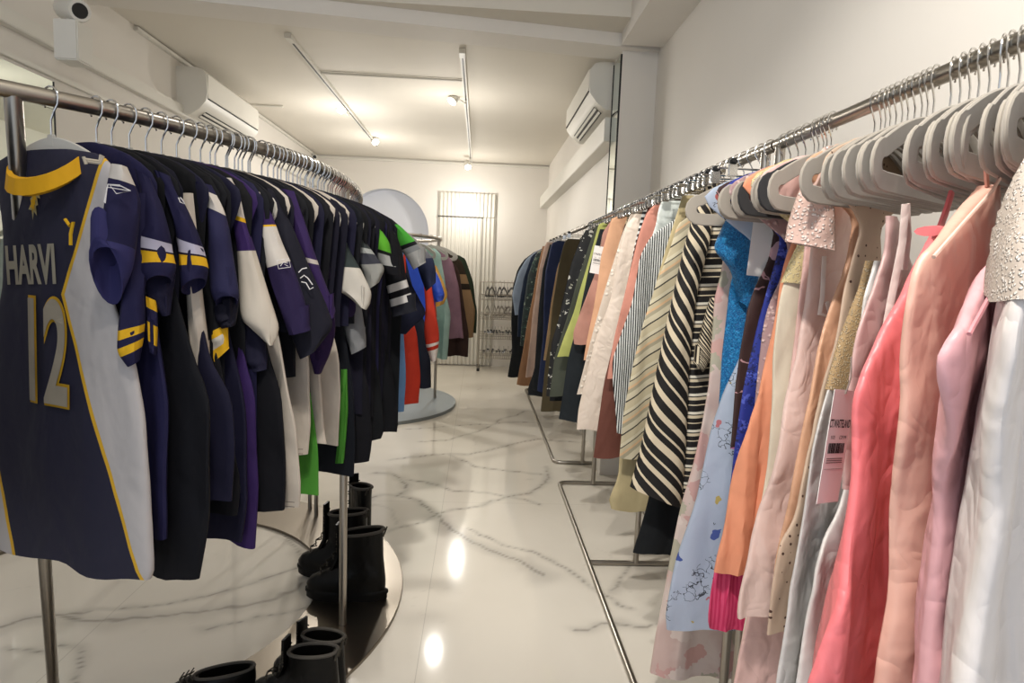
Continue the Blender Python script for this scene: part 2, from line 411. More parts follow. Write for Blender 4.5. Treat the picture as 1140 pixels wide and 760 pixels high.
# ---------------------------------------------------------------- lamp tracks, spots, cameras, conduit
def track(x, y0, y1, label):
    e = empty('lighting_track', (x, y0, ZC)); tag(e, label, 'lighting track')
    m = MB(); m.box((-.018, 0, -.028), (.018, y1-y0, 0), .002); m.build('rail', WHITE, e)
    m = MB(); m.box((-.006, .1, -.030), (.006, y1-y0-.02, -.0275)); m.build('slot', BLACKP, e, smooth=False)
    m = MB(); m.box((-.022, -.02, -.034), (.022, .09, 0), .003); m.build('power_feed', WHITE, e)
track(-1.32, 4.45, 8.1, 'white ceiling lighting track nearer the left wall')
track(-.17, 4.55, 8.95, 'white ceiling lighting track in the middle of the ceiling')
tag(MB().tube([(-1.3, 5.24, ZC-.012), (-.19, 5.24, ZC-.012)], .009).build('conduit', WHITE), 'thin white conduit crossing the ceiling between the two lighting tracks', 'conduit')
tag(MB().tube([(XL+.02, 6.4, ZC-.012), (-1.95, 6.4, ZC-.012)], .009).build('conduit', WHITE), 'short white conduit on the ceiling above the left air conditioner', 'conduit')
def spot(px, py, y, aim, label, power, x_track, ang=75):
    c = ony(px, py, y); d = (Vector(aim)-c).normalized()
    e = empty('spotlight', (x_track, c.y, ZC-.03)); tag(e, label, 'spotlight'); c0 = Vector((x_track, c.y, ZC-.03))
    m = MB(); cc = c-c0
    m.tube([(0, 0, 0), (0, 0, -.03), cc-d*.04+Vector((0, 0, .02)), cc-d*.03], .009); m.build('bracket', WHITE, e)
    m = MB(); pr = []
    m.tube([cc-d*.12, cc-d*.11, cc-d*.05, cc-d*.045, cc+d*.0], [.03, .036, .038, .043, .045], 20, cap=True); m.build('head', WHITE, e)
    m = MB(); m.tube([cc+d*.001, cc+d*.004], [.040, .036], 20); m.build('lens', LENS, e)
    lamp('SPOT', 'spot_beam', c+d*.03, aim, power, WARM, .03, ang, .5)
    lamp('POINT', 'ceiling_fill', c+d*.06+Vector((0, 0, -.5)), aim, 13, WARM, .05)  # added fill light below the head, no real source, evens out the ceiling
spot(380, 122, 6.4, (.5, 3.0, .2), 'white track spotlight nearer the camera on the left-hand track, lens glowing', 60, -1.32)
spot(418, 158, 7.7, (.6, 5.2, .3), 'white track spotlight at the far end of the left-hand track, lens glowing', 50, -1.32)
spot(503, 113, 5.75, (-1.6, 4.6, .6), 'white track spotlight turned left, nearer one on the middle track', 40, -.17)
spot(521, 186, 8.6, (.4, 6.4, .4), 'small white spotlight at the far end of the middle track near the back wall', 30, -.17)
def seccam(c, d, s, label, box_=True):
    e = empty('security_camera', c); tag(e, label, 'security camera'); d = Vector(d).normalized()
    if box_: MB().box((-.05*s, -.05*s, -.20*s), (.04*s, .05*s, -.05*s), .006).build('junction_box', WHITE, e)
    MB().tube([(0, 0, -.06*s), (0, 0, 0)], .025*s, 12).build('mount', WHITE, e)
    MB().tube([-d*.09*s, -d*.08*s, d*.05*s, d*.06*s], [.03*s, .042*s, .042*s, .038*s], 18).build('housing', WHITE, e)
    MB().tube([d*.056*s, d*.064*s], [.03*s, .026*s], 18).build('lens', BLACKP, e)
seccam(ony(82, 11, 3.3), (.75, -.6, -.25), 1.25, 'white bullet security camera at the top left above the rack')
seccam(ony(350, 174, 8.9), (.3, -1, -.3), .9, 'small round white security camera in the far left ceiling corner', False)
# ---------------------------------------------------------------- wire shelf with spare hangers at the back
def wire_shelf():
    e = empty('wire_shelf_rack', (0.02, 8.55, 0)); tag(e, 'tall chrome wire basket rack against the ribbed back wall', 'shelf rack')
    W, D, T = .72, .35, 1.22
    for x in (0, W):
        for y in (0, D): MB().tube([(x, y, .04), (x, y, T)], .009).build('post', STEEL, e)
    for z in (.18, .45, .72, .98):
        m = MB()
        for zz in (z, z+.07):
            m.tube([(0, 0, zz), (W, 0, zz)], .005, 5); m.tube([(0, D, zz), (W, D, zz)], .005, 5); m.tube([(0, 0, zz), (0, D, zz)], .005, 5); m.tube([(W, 0, zz), (W, D, zz)], .005, 5)
        for i in range(1, 24): m.tube([(W*i/24, 0, z+.07), (W*i/24, 0, z), (W*i/24, D, z), (W*i/24, D, z+.07)], .0025, 4)
        m.build('basket', STEEL, e)
    m = MB()
    m.tube([(0, 0, T), (W, 0, T)], .005, 5); m.tube([(0, D, T), (W, D, T)], .005, 5)
    for i in range(1, 18): m.tube([(W*i/18, 0, 1.05), (W*i/18, 0, T)], .0025, 4)
    m.build('top_rim', STEEL, e)
    for x in (0, W):
        for y in (0, D): lathe(MB(), [(.005, -.02), (.022, -.018), (.022, .018), (.005, .02)], (x, y, .022), 12, 'x').build('caster', BLACKP, e)
wire_shelf()
# ---------------------------------------------------------------- hangers
def loop_path(hw=.2, top=-.085, end=-.142, bar=-.196):
    pts = []
    for i in range(9):
        t_ = i/8; pts.append((hw*t_*.96, top+(end-top)*(t_**1.7)))
    cz = (end+bar)/2; r = (end-bar)/2
    for i in range(1, 8): a = pi/2-pi*i/8; pts.append((hw*.96+r*cos(a), cz+r*sin(a)))
    pts.append((hw*.9, bar))
    full = pts+[(.08, bar)]+[(-.08, bar)]+[(-x, z) for x, z in pts[::-1]]
    out = [full[0]]
    for p in full[1:]:
        if math.hypot(p[0]-out[-1][0], p[1]-out[-1][1]) > .004: out.append(p)
    if math.hypot(out[-1][0]-out[0][0], out[-1][1]-out[0][1]) < .004: out.pop()
    return out
def hanger_mesh(mat, name, hw=.2):
    """flat velvet hanger in the local xz plane, hook top at the origin (rail centre)"""
    P = loop_path(hw); N = len(P); bm = MB(); rings = []
    for i, (x, z) in enumerate(P):
        a = Vector(P[(i+1) % N])-Vector(P[i-1]); a.normalize(); nx, nz = -a.y, a.x
        hh = .0165 if hw > .17 else .014
        ring = [(x+nx*hh*c, w_, z+nz*hh*c) for c, w_ in ((1, -.0012), (.88, -.003), (-.88, -.003), (-1, -.0012), (-1, .0012), (-.88, .003), (.88, .003), (1, .0012))]
        rings.append(ring)
    rings.append(rings[0]); bm.loft(rings, None, False, False); bmesh.ops.remove_doubles(bm.bm, verts=bm.bm.verts, dist=1e-6)
    bm.box((-.009, -.0035, -.09), (.009, .0035, -.066), .002)
    return bm
def hook_mb(r=.021, low=-.07, rr=.0019):
    pts = []
    for i in range(13):
        a = radians(-50+i*(230/12)); pts.append((r*cos(a)*-1, 0, r*sin(a)))
    pts += [(.019, 0, -.012), (.008, 0, -.026), (0, 0, -.04), (0, 0, low)]
    return MB().tube(pts, rr, 6)
def make_hanger(kind='velvet', hw=.2):
    if kind == 'clip':
        e = MB().tube([(-.15, 0, -.062), (.15, 0, -.062)], .003, 6).build('clip_hanger', CHROME)
        hook_mb(low=-.062).build('hook', CHROME, e)
        for s in (-1, 1):
            m = MB(); m.box((s*.11-.014, -.009, -.085), (s*.11+.014, .009, -.05), .003); c = m.build('clip', CHROME, e)
            MB().box((s*.11-.011, -.013, -.052), (s*.11+.011, .013, -.036), .004).build('clip_tip', BLACKP, c)
        return e
    mt = {'velvet': VELVET, 'grey': VELVETG, 'black': VELBLK, 'beige': VELVET}[kind]
    if kind == 'grey': hw = .145
    else: hw = .172
    e = hanger_mesh(mt, 'clothes_hanger', hw).build('clothes_hanger', mt)
    hook_mb().build('hook', CHROME, e)
    return e
def copy_tree(o, parent=None):
    c = o.copy(); COL.objects.link(c)
    if parent: c.parent = parent
    for ch in o.children: copy_tree(ch, c)
    return c
PROTO = {}
def hanger(kind, P, a, label, cat, group, dz=0, jit=0):
    if kind not in PROTO: PROTO[kind] = make_hanger(kind); o = PROTO[kind]
    else:
        src = PROTO[kind]; o = src.copy(); COL.objects.link(o)
        for ch in src.children:
            c = ch.copy(); COL.objects.link(c); c.parent = o
            for g in ch.children: d = g.copy(); COL.objects.link(d); d.parent = c
    o.location = P; o.rotation_euler = (0, 0, math.atan2(a[1], a[0])+jit)
    tag(o, label, cat, group); return o
# ---------------------------------------------------------------- garments
def lerp_prof(pf, z):
    if z >= pf[0][0]: return pf[0][1:]
    for (z0, *a), (z1, *b) in zip(pf, pf[1:]):
        if z >= z1:
            t_ = (z0-z)/max(1e-6, z0-z1); t_ = t_
            return [x+(y-x)*t_ for x, y in zip(a, b)]
    return pf[-1][1:]
class Garment:
    def __init__(s, P, a, name, label, cat, group=None, multi=False):
        s.P = Vector(P); s.a = Vector((a[0], a[1], 0)).normalized(); s.n = Vector((s.a.y, -s.a.x, 0))
        if s.n.dot(O-s.P) < 0: s.n = -s.n
        s.name, s.label, s.cat, s.group = name, label, cat, group
        s.root = tag(empty(name, s.P), label, cat, group) if multi else None
        s.multi = multi
    def uz(s, px, py):
        q = onplane(px, py, s.P, s.n)-s.P; return (q.dot(s.a), q.z)
    def fold(s, u, v):
        return s.amp*(min(1, v*1.6)**.8)*(sin(s.k*u+s.ph)+.5*sin(s.k*2.1*u+s.ph*2.3+1.7*v)+.35*sin(s.k*.5*u+s.ph*1.3-2*v))
    def front(s, u, z):
        A, B = lerp_prof(s.pf, z); c = (A-B)/2; h = max(.01, (A+B)/2); x = max(-1, min(1, (u-c)/h)); v = (s.z0-z)/(s.z0-s.z1)
        return s.T(v)*(1-x*x)**.35+s.fold(u, v)
    def body(s, pf, mat, T0=.012, T1=.022, amp=.006, k=38, seed=0, part='body', NR=34, NU=44, hemwave=.006, T=None, back=False, cap1=False, wr=.003):
        """pf: (z, aisle half width, wall half width) relative to the hook, top to bottom"""
        pf = sorted(pf, key=lambda q: -q[0]); s.pf = pf; s.z0 = pf[0][0]; s.z1 = pf[-1][0]; s.T = T or (lambda v: T0+(T1-T0)*min(1, v*1.3))
        s.amp = amp; s.k = k; s.ph = seed*1.713; rings = []; um = []
        zs = []
        for i in range(NR+1):
            t_ = i/NR; zs.append(s.z0+(s.z1-s.z0)*(t_**1.25))
        rnd = random.Random(seed)
        for i, z in enumerate(zs):
            A, B = lerp_prof(pf, z)
            if i > 2 and i < NR:   # light smoothing
                A2, B2 = lerp_prof(pf, z-.02); A0, B0 = lerp_prof(pf, z+.02); A = (A0+2*A+A2)/4; B = (B0+2*B+B2)/4
            v = (s.z0-z)/(s.z0-s.z1); c = (A-B)/2; h = max(.004, (A+B)/2); ring = []; ur = []
            for j in range(NU):
                th = 2*pi*j/NU; u = c+h*cos(th); sn = sin(th); w_ = s.T(v)*(abs(sn)**.7)*(1 if sn >= 0 else -1)
                w_ += s.fold(u, v)
                nz = noise.noise(Vector((u*9+seed, z*5, seed*.7)))*.010*min(1, v*3)
                w_ += wr*min(1, v*4)*(noise.noise(Vector((u*13+z*4+seed, z*5-u*3, seed)))+.6*(.5-abs(noise.noise(Vector((u*12-z*8, z*8+u*9, seed+5))))))
                zz = z+(hemwave*sin(u*30+seed) if i == NR else 0)+.004*noise.noise(Vector((u*8, seed, 3)))*v
                ring.append(s.a*(u+.3*nz)+s.n*(w_+nz*min(1.0, amp/.005))+Vector((0, 0, zz))); ur.append(u)
            rings.append(ring); um.append((ur, z-s.z0))
        m = MB(); m.loft(rings, lambda i, j: (um[i][0][j % NU], um[i][1]), True, cap1)
        if s.multi: o = m.build(part, mat, s.root)
        else:
            o = m.build(s.name, mat, None, s.P); tag(o, s.label, s.cat, s.group); s.root = o
        return o
    def fplane(s, out=.22):
        c = s.P+s.a*out; n = Vector((-c.x, -c.y, 0)).normalized(); return c, n
    def fpt(s, px, py, out=.22):
        c, n = s.fplane(out); return onplane(px, py, c, n)-s.P
    def sleeve(s, rows, mat, r=.035, lift=0.0, part='sleeve', off=0.0, seg=20, inner=True, sub=5, label=None, seed=1, wr=.004, face=False, out=.22):
        """rows of pixel pairs (left edge, right edge) from shoulder to cuff"""
        R = []
        for (x1, y1), (x2, y2) in rows:
            if face: R.append((s.fpt(x1, y1, out), s.fpt(x2, y2, out)))
            else:
                p, q = s.uz(x1, y1), s.uz(x2, y2); R.append(tuple(s.a*u_+Vector((0, 0, z_)) for u_, z_ in (p, q)))
        rr = []
        for i in range(len(R)-1):
            for k_ in range(sub): t_ = k_/sub; rr.append((R[i][0].lerp(R[i+1][0], t_), R[i][1].lerp(R[i+1][1], t_)))
        rr.append(R[-1]); N = len(rr)
        # light smoothing
        for _ in range(2):
            rr = [rr[0]]+[((rr[i-1][0]+2*rr[i][0]+rr[i+1][0])/4, (rr[i-1][1]+2*rr[i][1]+rr[i+1][1])/4) for i in range(1, N-1)]+[rr[-1]]
        rings = []; nv = s.fplane(out)[1] if face else s.n
        for i, (p, q) in enumerate(rr):
            t_ = i/(N-1); c = (p+q)/2; h = (q-p)/2; ri = r*(.45+.55*min(1, t_*2.2)); ring = []
            for j in range(seg):
                a_ = 2*pi*j/seg; cs, sn = cos(a_), sin(a_)
                nz = noise.noise(Vector((cs*1.3+seed*3, sn*1.3, t_*4+seed)))*wr*2
                pos = c+h*cs+nv*(off+ri*sn+nz)
                pos += Vector((0, 0, lift*(sn*.5+.5)*max(0, (t_-.55)/.45)**1.5))
                ring.append(pos)
            rings.append(ring)
        m = MB()
        if inner:
            last = rings[-1]; c = sum(last, Vector())/seg
            r2 = [c+(p-c)*.93 for p in last]; r3 = [c+(p-c)*.85+Vector((0, 0, .06)) for p in last]
            n0 = len(rings); m.loft(rings+[r2, r3], lambda i, j: (j/seg, min(1, i/(n0-1))), True, False)
        else: m.loft(rings, lambda i, j: (j/seg, i/(N-1)), True, False)
        o = m.build(part, mat, s.root)
        if label: o['label'] = label
        return o
    def on_front(s, me, u, z, mat, name, eps=.004, rot=0, parent=None, sx=1):
        """lay a flat text or shape mesh on the front of the body; u grows towards the aisle"""
        bm = bmesh.new(); bm.from_mesh(me)
        right = 1 if Vector((s.a.x, s.a.y, 0)).dot(Vector((Xc.x, Yc.x, Zc.x))) > 0 else -1
        bmesh.ops.subdivide_edges(bm, edges=[e for e in bm.edges if e.calc_length() > .03], cuts=2, use_grid_fill=False)
        bmesh.ops.triangulate(bm, faces=bm.faces)
        for v in bm.verts:
            x, y = v.co.x*sx, v.co.y; x, y = x*cos(rot)-y*sin(rot), x*sin(rot)+y*cos(rot)
            uu = u+right*x; zz = z+y; w_ = s.front(uu, zz)+eps; v.co = s.a*uu+s.n*w_+Vector((0, 0, zz))
        me2 = bpy.data.meshes.new(name); bm.to_mesh(me2); bm.free()
        o = bpy.data.objects.new(name, me2); me2.materials.append(mat); COL.objects.link(o)
        o.parent = parent or s.root
        return o
    def strap(s, pts, mat, r=.003, part='strap', off=.004, flat=2.2):
        q = [s.uz(*p) for p in pts]; m = MB(); m.tube([s.a*u+Vector((0, 0, z))+s.n*off for u, z in q], r, 6, r*flat); return m.build(part, mat, s.root)
def shape_mesh(polys):
    bm = bmesh.new()
    for p in polys:
        vs = [bm.verts.new((x, y, 0)) for x, y in p]
        bm.faces.new(vs)
    me = bpy.data.meshes.new('shape'); bm.to_mesh(me); bm.free(); return me
def stroke(pts, w_):
    polys = []
    for (x0, y0), (x1, y1) in zip(pts, pts[1:]):
        L = math.hypot(x1-x0, y1-y0) or 1; nx, ny = -(y1-y0)/L*w_, (x1-x0)/L*w_
        polys.append([(x0+nx, y0+ny), (x0-nx, y0-ny), (x1-nx, y1-ny), (x1+nx, y1+ny)])
    return polys
# ================================================================ RIGHT-HAND RAILS
RX, RZ = .785, 1.727
def rphi(y):   # how far the near hangers swing their aisle end towards the camera
    pts = [(.8, 38), (1.05, 36), (1.25, 31), (1.42, 16), (1.65, 4), (1.9, 0), (9, 0)]
    for (a, p), (b, q) in zip(pts, pts[1:]):
        if y <= b: return radians(p+(q-p)*max(0, (y-a)/(b-a)))
    return 0
def ra(y, extra=0): f = rphi(y)+radians(extra); return (-cos(f), -sin(f))
def rack(label, y0, y1, feet, posts, x0, x1, mid=None, z1=RZ):
    e = empty('clothes_rail', (RX, (y0+y1)/2, 0)); tag(e, label, 'clothes rail'); cy = (y0+y1)/2
    MB().tube([(0, y0-cy, z1), (0, y1-cy, z1)], .0155, 16).build('rail', STEEL, e)
    for py in posts: MB().tube([(0, py-cy, .012), (0, py-cy, z1-.004)], .0135, 14).build('post', STEEL, e)
    r = .05; pts = []
    cs = [((x0+r, feet[1]-r), pi/2, pi), ((x0+r, feet[0]+r), pi, 1.5*pi), ((x1-r, feet[0]+r), 1.5*pi, 2*pi), ((x1-r, feet[1]-r), 0, pi/2)]
    for (cx, cyy), a0, a1 in cs:
        for i in range(7): a_ = a0+(a1-a0)*i/6; pts.append((cx+r*cos(a_)-RX, cyy+r*sin(a_)-cy, .0125))
    MB().tube(pts, .0125, 12, closed=True).build('base_frame', STEEL, e)
    for my in (mid or []): MB().tube([(x0-RX, my-cy, .0125), (x1-RX, my-cy, .0125)], .0115, 12).build('crossbar', STEEL, e)
rack('near chrome clothes rail carrying the pale slips and dresses by the right wall', .2, 1.69, (.15, 1.7), (.25, 1.675), .56, 1.0)
rack('middle chrome clothes rail carrying striped tops, trousers and skirts', 1.70, 4.0, (1.8, 3.96), (1.76, 2.82, 3.95), .56, 1.0, (2.82,))
rack('far chrome clothes rail with dark trousers and jackets near the back wall', 4.25, 7.2, (4.40, 7.25), (4.38, 7.2), .58, 1.02)
# (y on rail, name, category, material, aisle outline px, options)
GR = []
def G(y, name, cat, mat, pts, label, **k): GR.append((y, name, cat, mat, pts, label, k))
B, W_, C_ = '15110f', 'cdbfa6', 'cfc0a6'
BWs = stripes([(0, B), (.16, 'd8c9ac'), (.22, B), (.45, 'd8c9ac'), (.62, B), (.68, 'd8c9ac'), (.74, B), (.9, 'd8c9ac')], 15, 11)
BWsH = stripes([(0, B), (.2, 'd8c9ac'), (.26, B), (.5, 'd8c9ac'), (.66, B), (.72, 'e2dccb'), (.86, B)], 17, 1)
SLv = stripes([(0, B), (.05, 'd8c9ac'), (.12, B), (.2, 'd8c9ac'), (.23, B), (.3, 'd8c9ac'), (.38, B), (.47, 'd8c9ac'), (.5, B), (.58, 'd8c9ac'), (.64, B), (.75, 'd8c9ac'), (.78, B), (.88, 'd8c9ac'), (.95, B)], 3.6, .9)
BGs = stripes([(0, 'b9ad8f'), (.25, '2b2722'), (.30, 'c2b89d'), (.5, '9d957d'), (.62, 'c9a680'), (.7, 'b9ad8f'), (.84, '3a352d'), (.88, 'c7bea3')], 9, 7)
PIN = stripes([(0, '1d2022'), (.55, 'd4d6d2')], 0, 125, 1, .25)
FL1 = floral('d8c6bd', ['d0a59c', 'b3ac98', 'c99f99', 'dccbc2'], 14, .52, None, base2='cbb0a8')
FL2 = floral('a9b4c6', ['3c4f93', 'a2524f', 'b4a05a', '46589a', 'b06a70'], 13, .22, '3b3f48', leafscale=38)
FL3 = floral('3a221f', ['b76b9a', 'c9a0a8', '7c3a6a'], 9, .25, 'b98c90', leafscale=14)
COB = floral('27358f', ['151c50', '5060c0', '1b2566'], 40, .45)
SPOTS = floral('17181a', ['c9c7ba', 'd8d6cc', 'a9a898'], 26, .3)
DOTS = dots('c4ab95', '4c2f26', 55, .16)
# near slips ----------------------------------------------------
G(.79, 'dress', 'dress', satin('d8d0cb'), [(1165, 200), (1138, 260), (1122, 330), (1113, 390), (1107, 450), (1100, 560), (1085, 680), (1068, 775), (1050, 900)], 'white dress with grey embroidered lace bodice at the right edge of the picture', bottom=900, lacetop=('b9aca0', 'e6ded6'), T=.03)
G(.85, 'slip_dress', 'slip dress', satin('dfa9ad'), [(1150, 235), (1120, 262), (1092, 315), (1058, 372), (1050, 400), (1053, 480), (1056, 560), (1047, 650), (1034, 755), (1015, 900)], 'dusty pink satin slip with a sloping lace-trimmed neckline, second from the right edge', T=.03, slip=1)
G(.925, 'slip_dress', 'slip dress', satin('e6b5a2'), [(1097, 206), (1070, 235), (1024, 285), (1016, 340), (1011, 404), (1006, 480), (1003, 560), (997, 640), (981, 760), (965, 900)], 'peach slip dress with lilac lace at its strap, just left of the dusty pink slip', T=.03, slip=1)
G(1.0, 'slip_dress', 'slip dress', satin('e7797c'), [(1042, 262), (1022, 294), (1000, 334), (970, 404), (957, 437), (955, 478), (948, 535), (934, 609), (911, 690), (899, 752), (875, 900)], 'bright coral pink slip dress with a bow at the strap', T=.028, slip=1)
G(1.10, 'camisole', 'camisole', satin('c9a9a4'), [(988, 240), (985, 280), (968, 330), (955, 370), (948, 410), (944, 450), (940, 500), (938, 540)], 'greyed rose camisole with thin pale straps behind the coral slip', T=.014, slip=1)
G(1.15, 'slip_dress', 'slip dress', satin('dcd8d4'), [(975, 290), (962, 330), (955, 400), (945, 520), (938, 560), (908, 625), (887, 744), (870, 860)], 'long white satin slip directly left of the coral slip', T=.014, slip=1)
G(1.20, 'slip_dress', 'slip dress', satin('cfccc9'), [(968, 290), (955, 330), (944, 367), (930, 410), (921, 442), (907, 488), (896, 556), (879, 647), (864, 744), (850, 860)], 'silvery white satin slip with gold lace at the cup, carrying the price tag', T=.014, slip=1)
G(1.25, 'dress', 'dress', DOTS, [(960, 250), (940, 330), (925, 400), (905, 490), (882, 576), (866, 607), (857, 660), (853, 708)], 'beige dress with small brown dots and a gathered hem', T=.012)
G(1.30, 'slip_dress', 'slip dress', satin('d9a888'), [(955, 240), (944, 290), (925, 345), (908, 398), (893, 460), (880, 530), (868, 600), (862, 640)], 'tan satin slip between the blush lace-sleeved gown and the silvery slip', T=.014)
G(1.38, 'dress', 'dress', satin('e3c6bc'), [(925, 215), (902, 270), (896, 320), (886, 400), (870, 470), (858, 540), (846, 578), (831, 644), (822, 684), (823, 690)], 'blush gown with a white lace cap sleeve and a rolled white hem', T=.018)
G(1.43, 'slip_dress', 'slip dress', satin('dfb8b0'), [(900, 240), (893, 300), (884, 380), (872, 470), (862, 560), (845, 640), (822, 740), (800, 850)], 'rose pink slip hanging lowest behind the blush gown', T=.014)
G(1.455, 'nightgown', 'nightgown', plain('ddd3be', .7), [(895, 260), (880, 295), (870, 326), (863, 374), (861, 403), (862, 436), (856, 520), (842, 600), (832, 680), (820, 735)], 'cream nightgown with yellowish lace at the top', T=.014, lacetop=('c9b98a', 'e7dfc0'))
G(1.50, 'dress', 'dress', plain('e59a78', .75), [(888, 250), (870, 300), (862, 360), (852, 410), (842, 443), (825, 495), (811, 566), (795, 637)], 'sheer orange peach dress with a ruffled front', T=.016, k=90, amp=.006)
G(1.53, 'skirt', 'skirt', stripes([(0, 'c9305f'), (.5, 'd94a75')], 0, 90, 1), [(858, 400), (842, 460), (820, 540), (795, 637), (785, 690), (790, 700)], 'pleated magenta skirt showing below the orange peach dress', T=.014, k=120, amp=.005, slip=1)
G(1.56, 'dress', 'dress', lace('a88a8a', 'd8bdb8', 60), [(885, 270), (868, 311), (856, 337), (850, 364), (846, 403), (842, 436), (836, 500)], 'mauve lace dress left of the cream nightgown', T=.012)
G(1.60, 'dress', 'dress', COB, [(880, 260), (850, 340), (828, 430), (822, 470), (812, 560), (800, 640), (790, 665)], 'cobalt blue patterned dress seen as a sliver right of the pale blue floral one', T=.014)
G(1.64, 'dress', 'dress', FL3, [(880, 250), (856, 290), (840, 320), (831, 346), (824, 387), (818, 430), (812, 500)], 'dark brown dress with purple embroidered flowers', T=.012)
G(1.70, 'dress', 'dress', FL2, [(860, 280), (835, 370), (821, 403), (806, 434), (792, 480), (776, 556), (752, 627), (740, 684), (742, 698)], 'pale blue dress printed with blue and red wild flowers', T=.02)
G(1.785, 'dress', 'dress', sequin('0a5f9e', '2f9bd8'), [(835, 205), (826, 240), (822, 290), (813, 318), (809, 355), (805, 392), (802, 436), (796, 520), (790, 600)], 'bright blue textured dress with a pointed cap sleeve', T=.02)
G(1.88, 'dress', 'dress', FL1, [(820, 195), (808, 240), (804, 300), (795, 333), (793, 374), (789, 429), (782, 470), (776, 495), (757, 566), (745, 627), (733, 694), (724, 750)], 'long blush chiffon gown with faded pink flowers reaching lowest to the floor', T=.022)
# middle: striped tops -------------------------------------------
G(2.0, 'blouse', 'blouse', BWsH, [(790, 195), (775, 225), (768, 300), (762, 400), (756, 480), (752, 530), (750, 560)], 'black and cream striped wrap blouse with wide sleeves', T=.03)
G(2.14, 'blouse', 'blouse', BGs, [(782, 205), (769, 225), (755, 247), (745, 279), (730, 317), (727, 329), (715, 364), (706, 397), (695, 453), (693, 464), (689, 508)], 'sage and beige striped blouse left of the black and cream one', T=.024)
G(2.21, 'trousers', 'trousers', plain('b3a47e', .8), [(760, 215), (740, 280), (715, 370), (695, 460), (689, 508), (688, 530), (677, 556), (680, 566)], 'khaki trousers hanging below the sage striped blouse', T=.018, clip=1)
G(2.07, 'trousers', 'trousers', plain('1a1c1e', .8), [(790, 215), (770, 300), (745, 420), (725, 540), (712, 590), (705, 615)], 'black skirt hanging under the black and cream blouse', T=.02, clip=1)
G(2.29, 'shirt', 'shirt', PIN, [(765, 215), (745, 236), (725, 262), (712, 285), (707, 317), (703, 338), (692, 368), (681, 401), (682, 430), (685, 460), (686, 482)], 'black and white pinstriped shirt', T=.024)
G(2.38, 'trousers', 'trousers', satin('c9cfc9'), [(742, 213), (737, 214), (733, 232), (730, 252), (720, 279), (706, 330), (698, 370), (690, 420)], 'pale mint satin trousers clipped beside the pinstriped shirt', T=.016, clip=1)
G(2.46, 'trousers', 'trousers', plain('33373a', .8), [(750, 212), (742, 240), (728, 290), (712, 350), (698, 420), (690, 470)], 'charcoal trousers behind the pinstriped shirt', T=.014, clip=1)
G(2.52, 'trousers', 'trousers', plain('c98a79', .75), [(730, 217), (720, 236), (712, 258), (703, 295), (698, 317), (695, 331), (684, 375), (676, 420)], 'salmon rose trousers with a dark brown waist panel', T=.018, clip=1)
G(2.60, 'dress', 'dress', plain('6b4238', .75), [(722, 225), (708, 270), (697, 320), (690, 350), (673, 423), (668, 460), (661, 508)], 'long chestnut brown dress below the salmon trousers', T=.016, clip=1)
G(2.69, 'trousers', 'trousers', stripes([(0, '16181a'), (.5, 'd6d6d2')], 42, 0), [(716, 230), (705, 280), (695, 340), (683, 420), (681, 455), (680, 470)], 'dark striped top barely showing beside the chestnut dress', T=.012, clip=1)
G(2.78, 'skirt', 'skirt', satin('ddcdbd'), [(708, 238), (698, 249), (687, 288), (682, 317), (679, 335), (662, 381), (653, 419), (644, 456), (642, 478)], 'cream satin maxi skirt with crinkled lower half', T=.022, clip=1)
G(2.90, 'skirt', 'skirt', lace('cfc1b2', 'e8dfd2', 45), [(702, 238), (692, 262), (682, 295), (671, 331), (657, 381), (646, 423), (642, 438)], 'cream lace skirt left of the cream satin one', T=.016, clip=1)
G(2.99, 'skirt', 'skirt', floral('3b2c22', ['d6c29c', 'b99a6a', '8d7348'], 30, .4), [(699, 238), (690, 268), (684, 290), (678, 330)], 'brown and tan patterned short skirt', T=.014, clip=1)
G(3.09, 'trousers', 'trousers', plain('d6a684', .75), [(687, 240), (681, 243), (669, 285), (665, 317), (660, 348), (653, 383), (650, 400)], 'peach beige trousers with a pressed crease', T=.018, clip=1)
G(3.27, 'skirt', 'skirt', plain('b98a7b', .75, .9), [(680, 246), (671, 258), (663, 304), (646, 347), (637, 372), (639, 382)], 'crumpled rose pink skirt with a white price tag', T=.02, clip=1)
G(3.45, 'skirt', 'skirt', plain('b3b76a', .75), [(672, 244), (667, 247), (655, 290), (639, 347), (628, 375), (620, 397)], 'lime green flared skirt', T=.02, clip=1)
G(3.62, 'trousers', 'trousers', plain('4b4f45', .8), [(663, 251), (655, 275), (642, 315), (633, 347), (618, 395), (612, 440)], 'dark grey green trousers behind the lime skirt', T=.02, clip=1)
G(3.36, 'trousers', 'trousers', plain('23282c', .8), [(668, 255), (655, 300), (645, 350), (632, 400), (625, 450), (622, 468)], 'dark slate trousers hanging below the lime skirt', T=.016, clip=1)
G(3.80, 'dress', 'dress', SPOTS, [(652, 256), (645, 270), (636, 293), (628, 331), (620, 362), (614, 380), (608, 440)], 'black dress with scattered white spots', T=.02, clip=1)
G(3.94, 'jacket', 'jacket', plain('1d2023', .8), [(662, 245), (648, 262), (636, 292), (625, 340), (615, 400), (612, 445)], 'black garment at the far end of the middle rail', T=.02, clip=1)
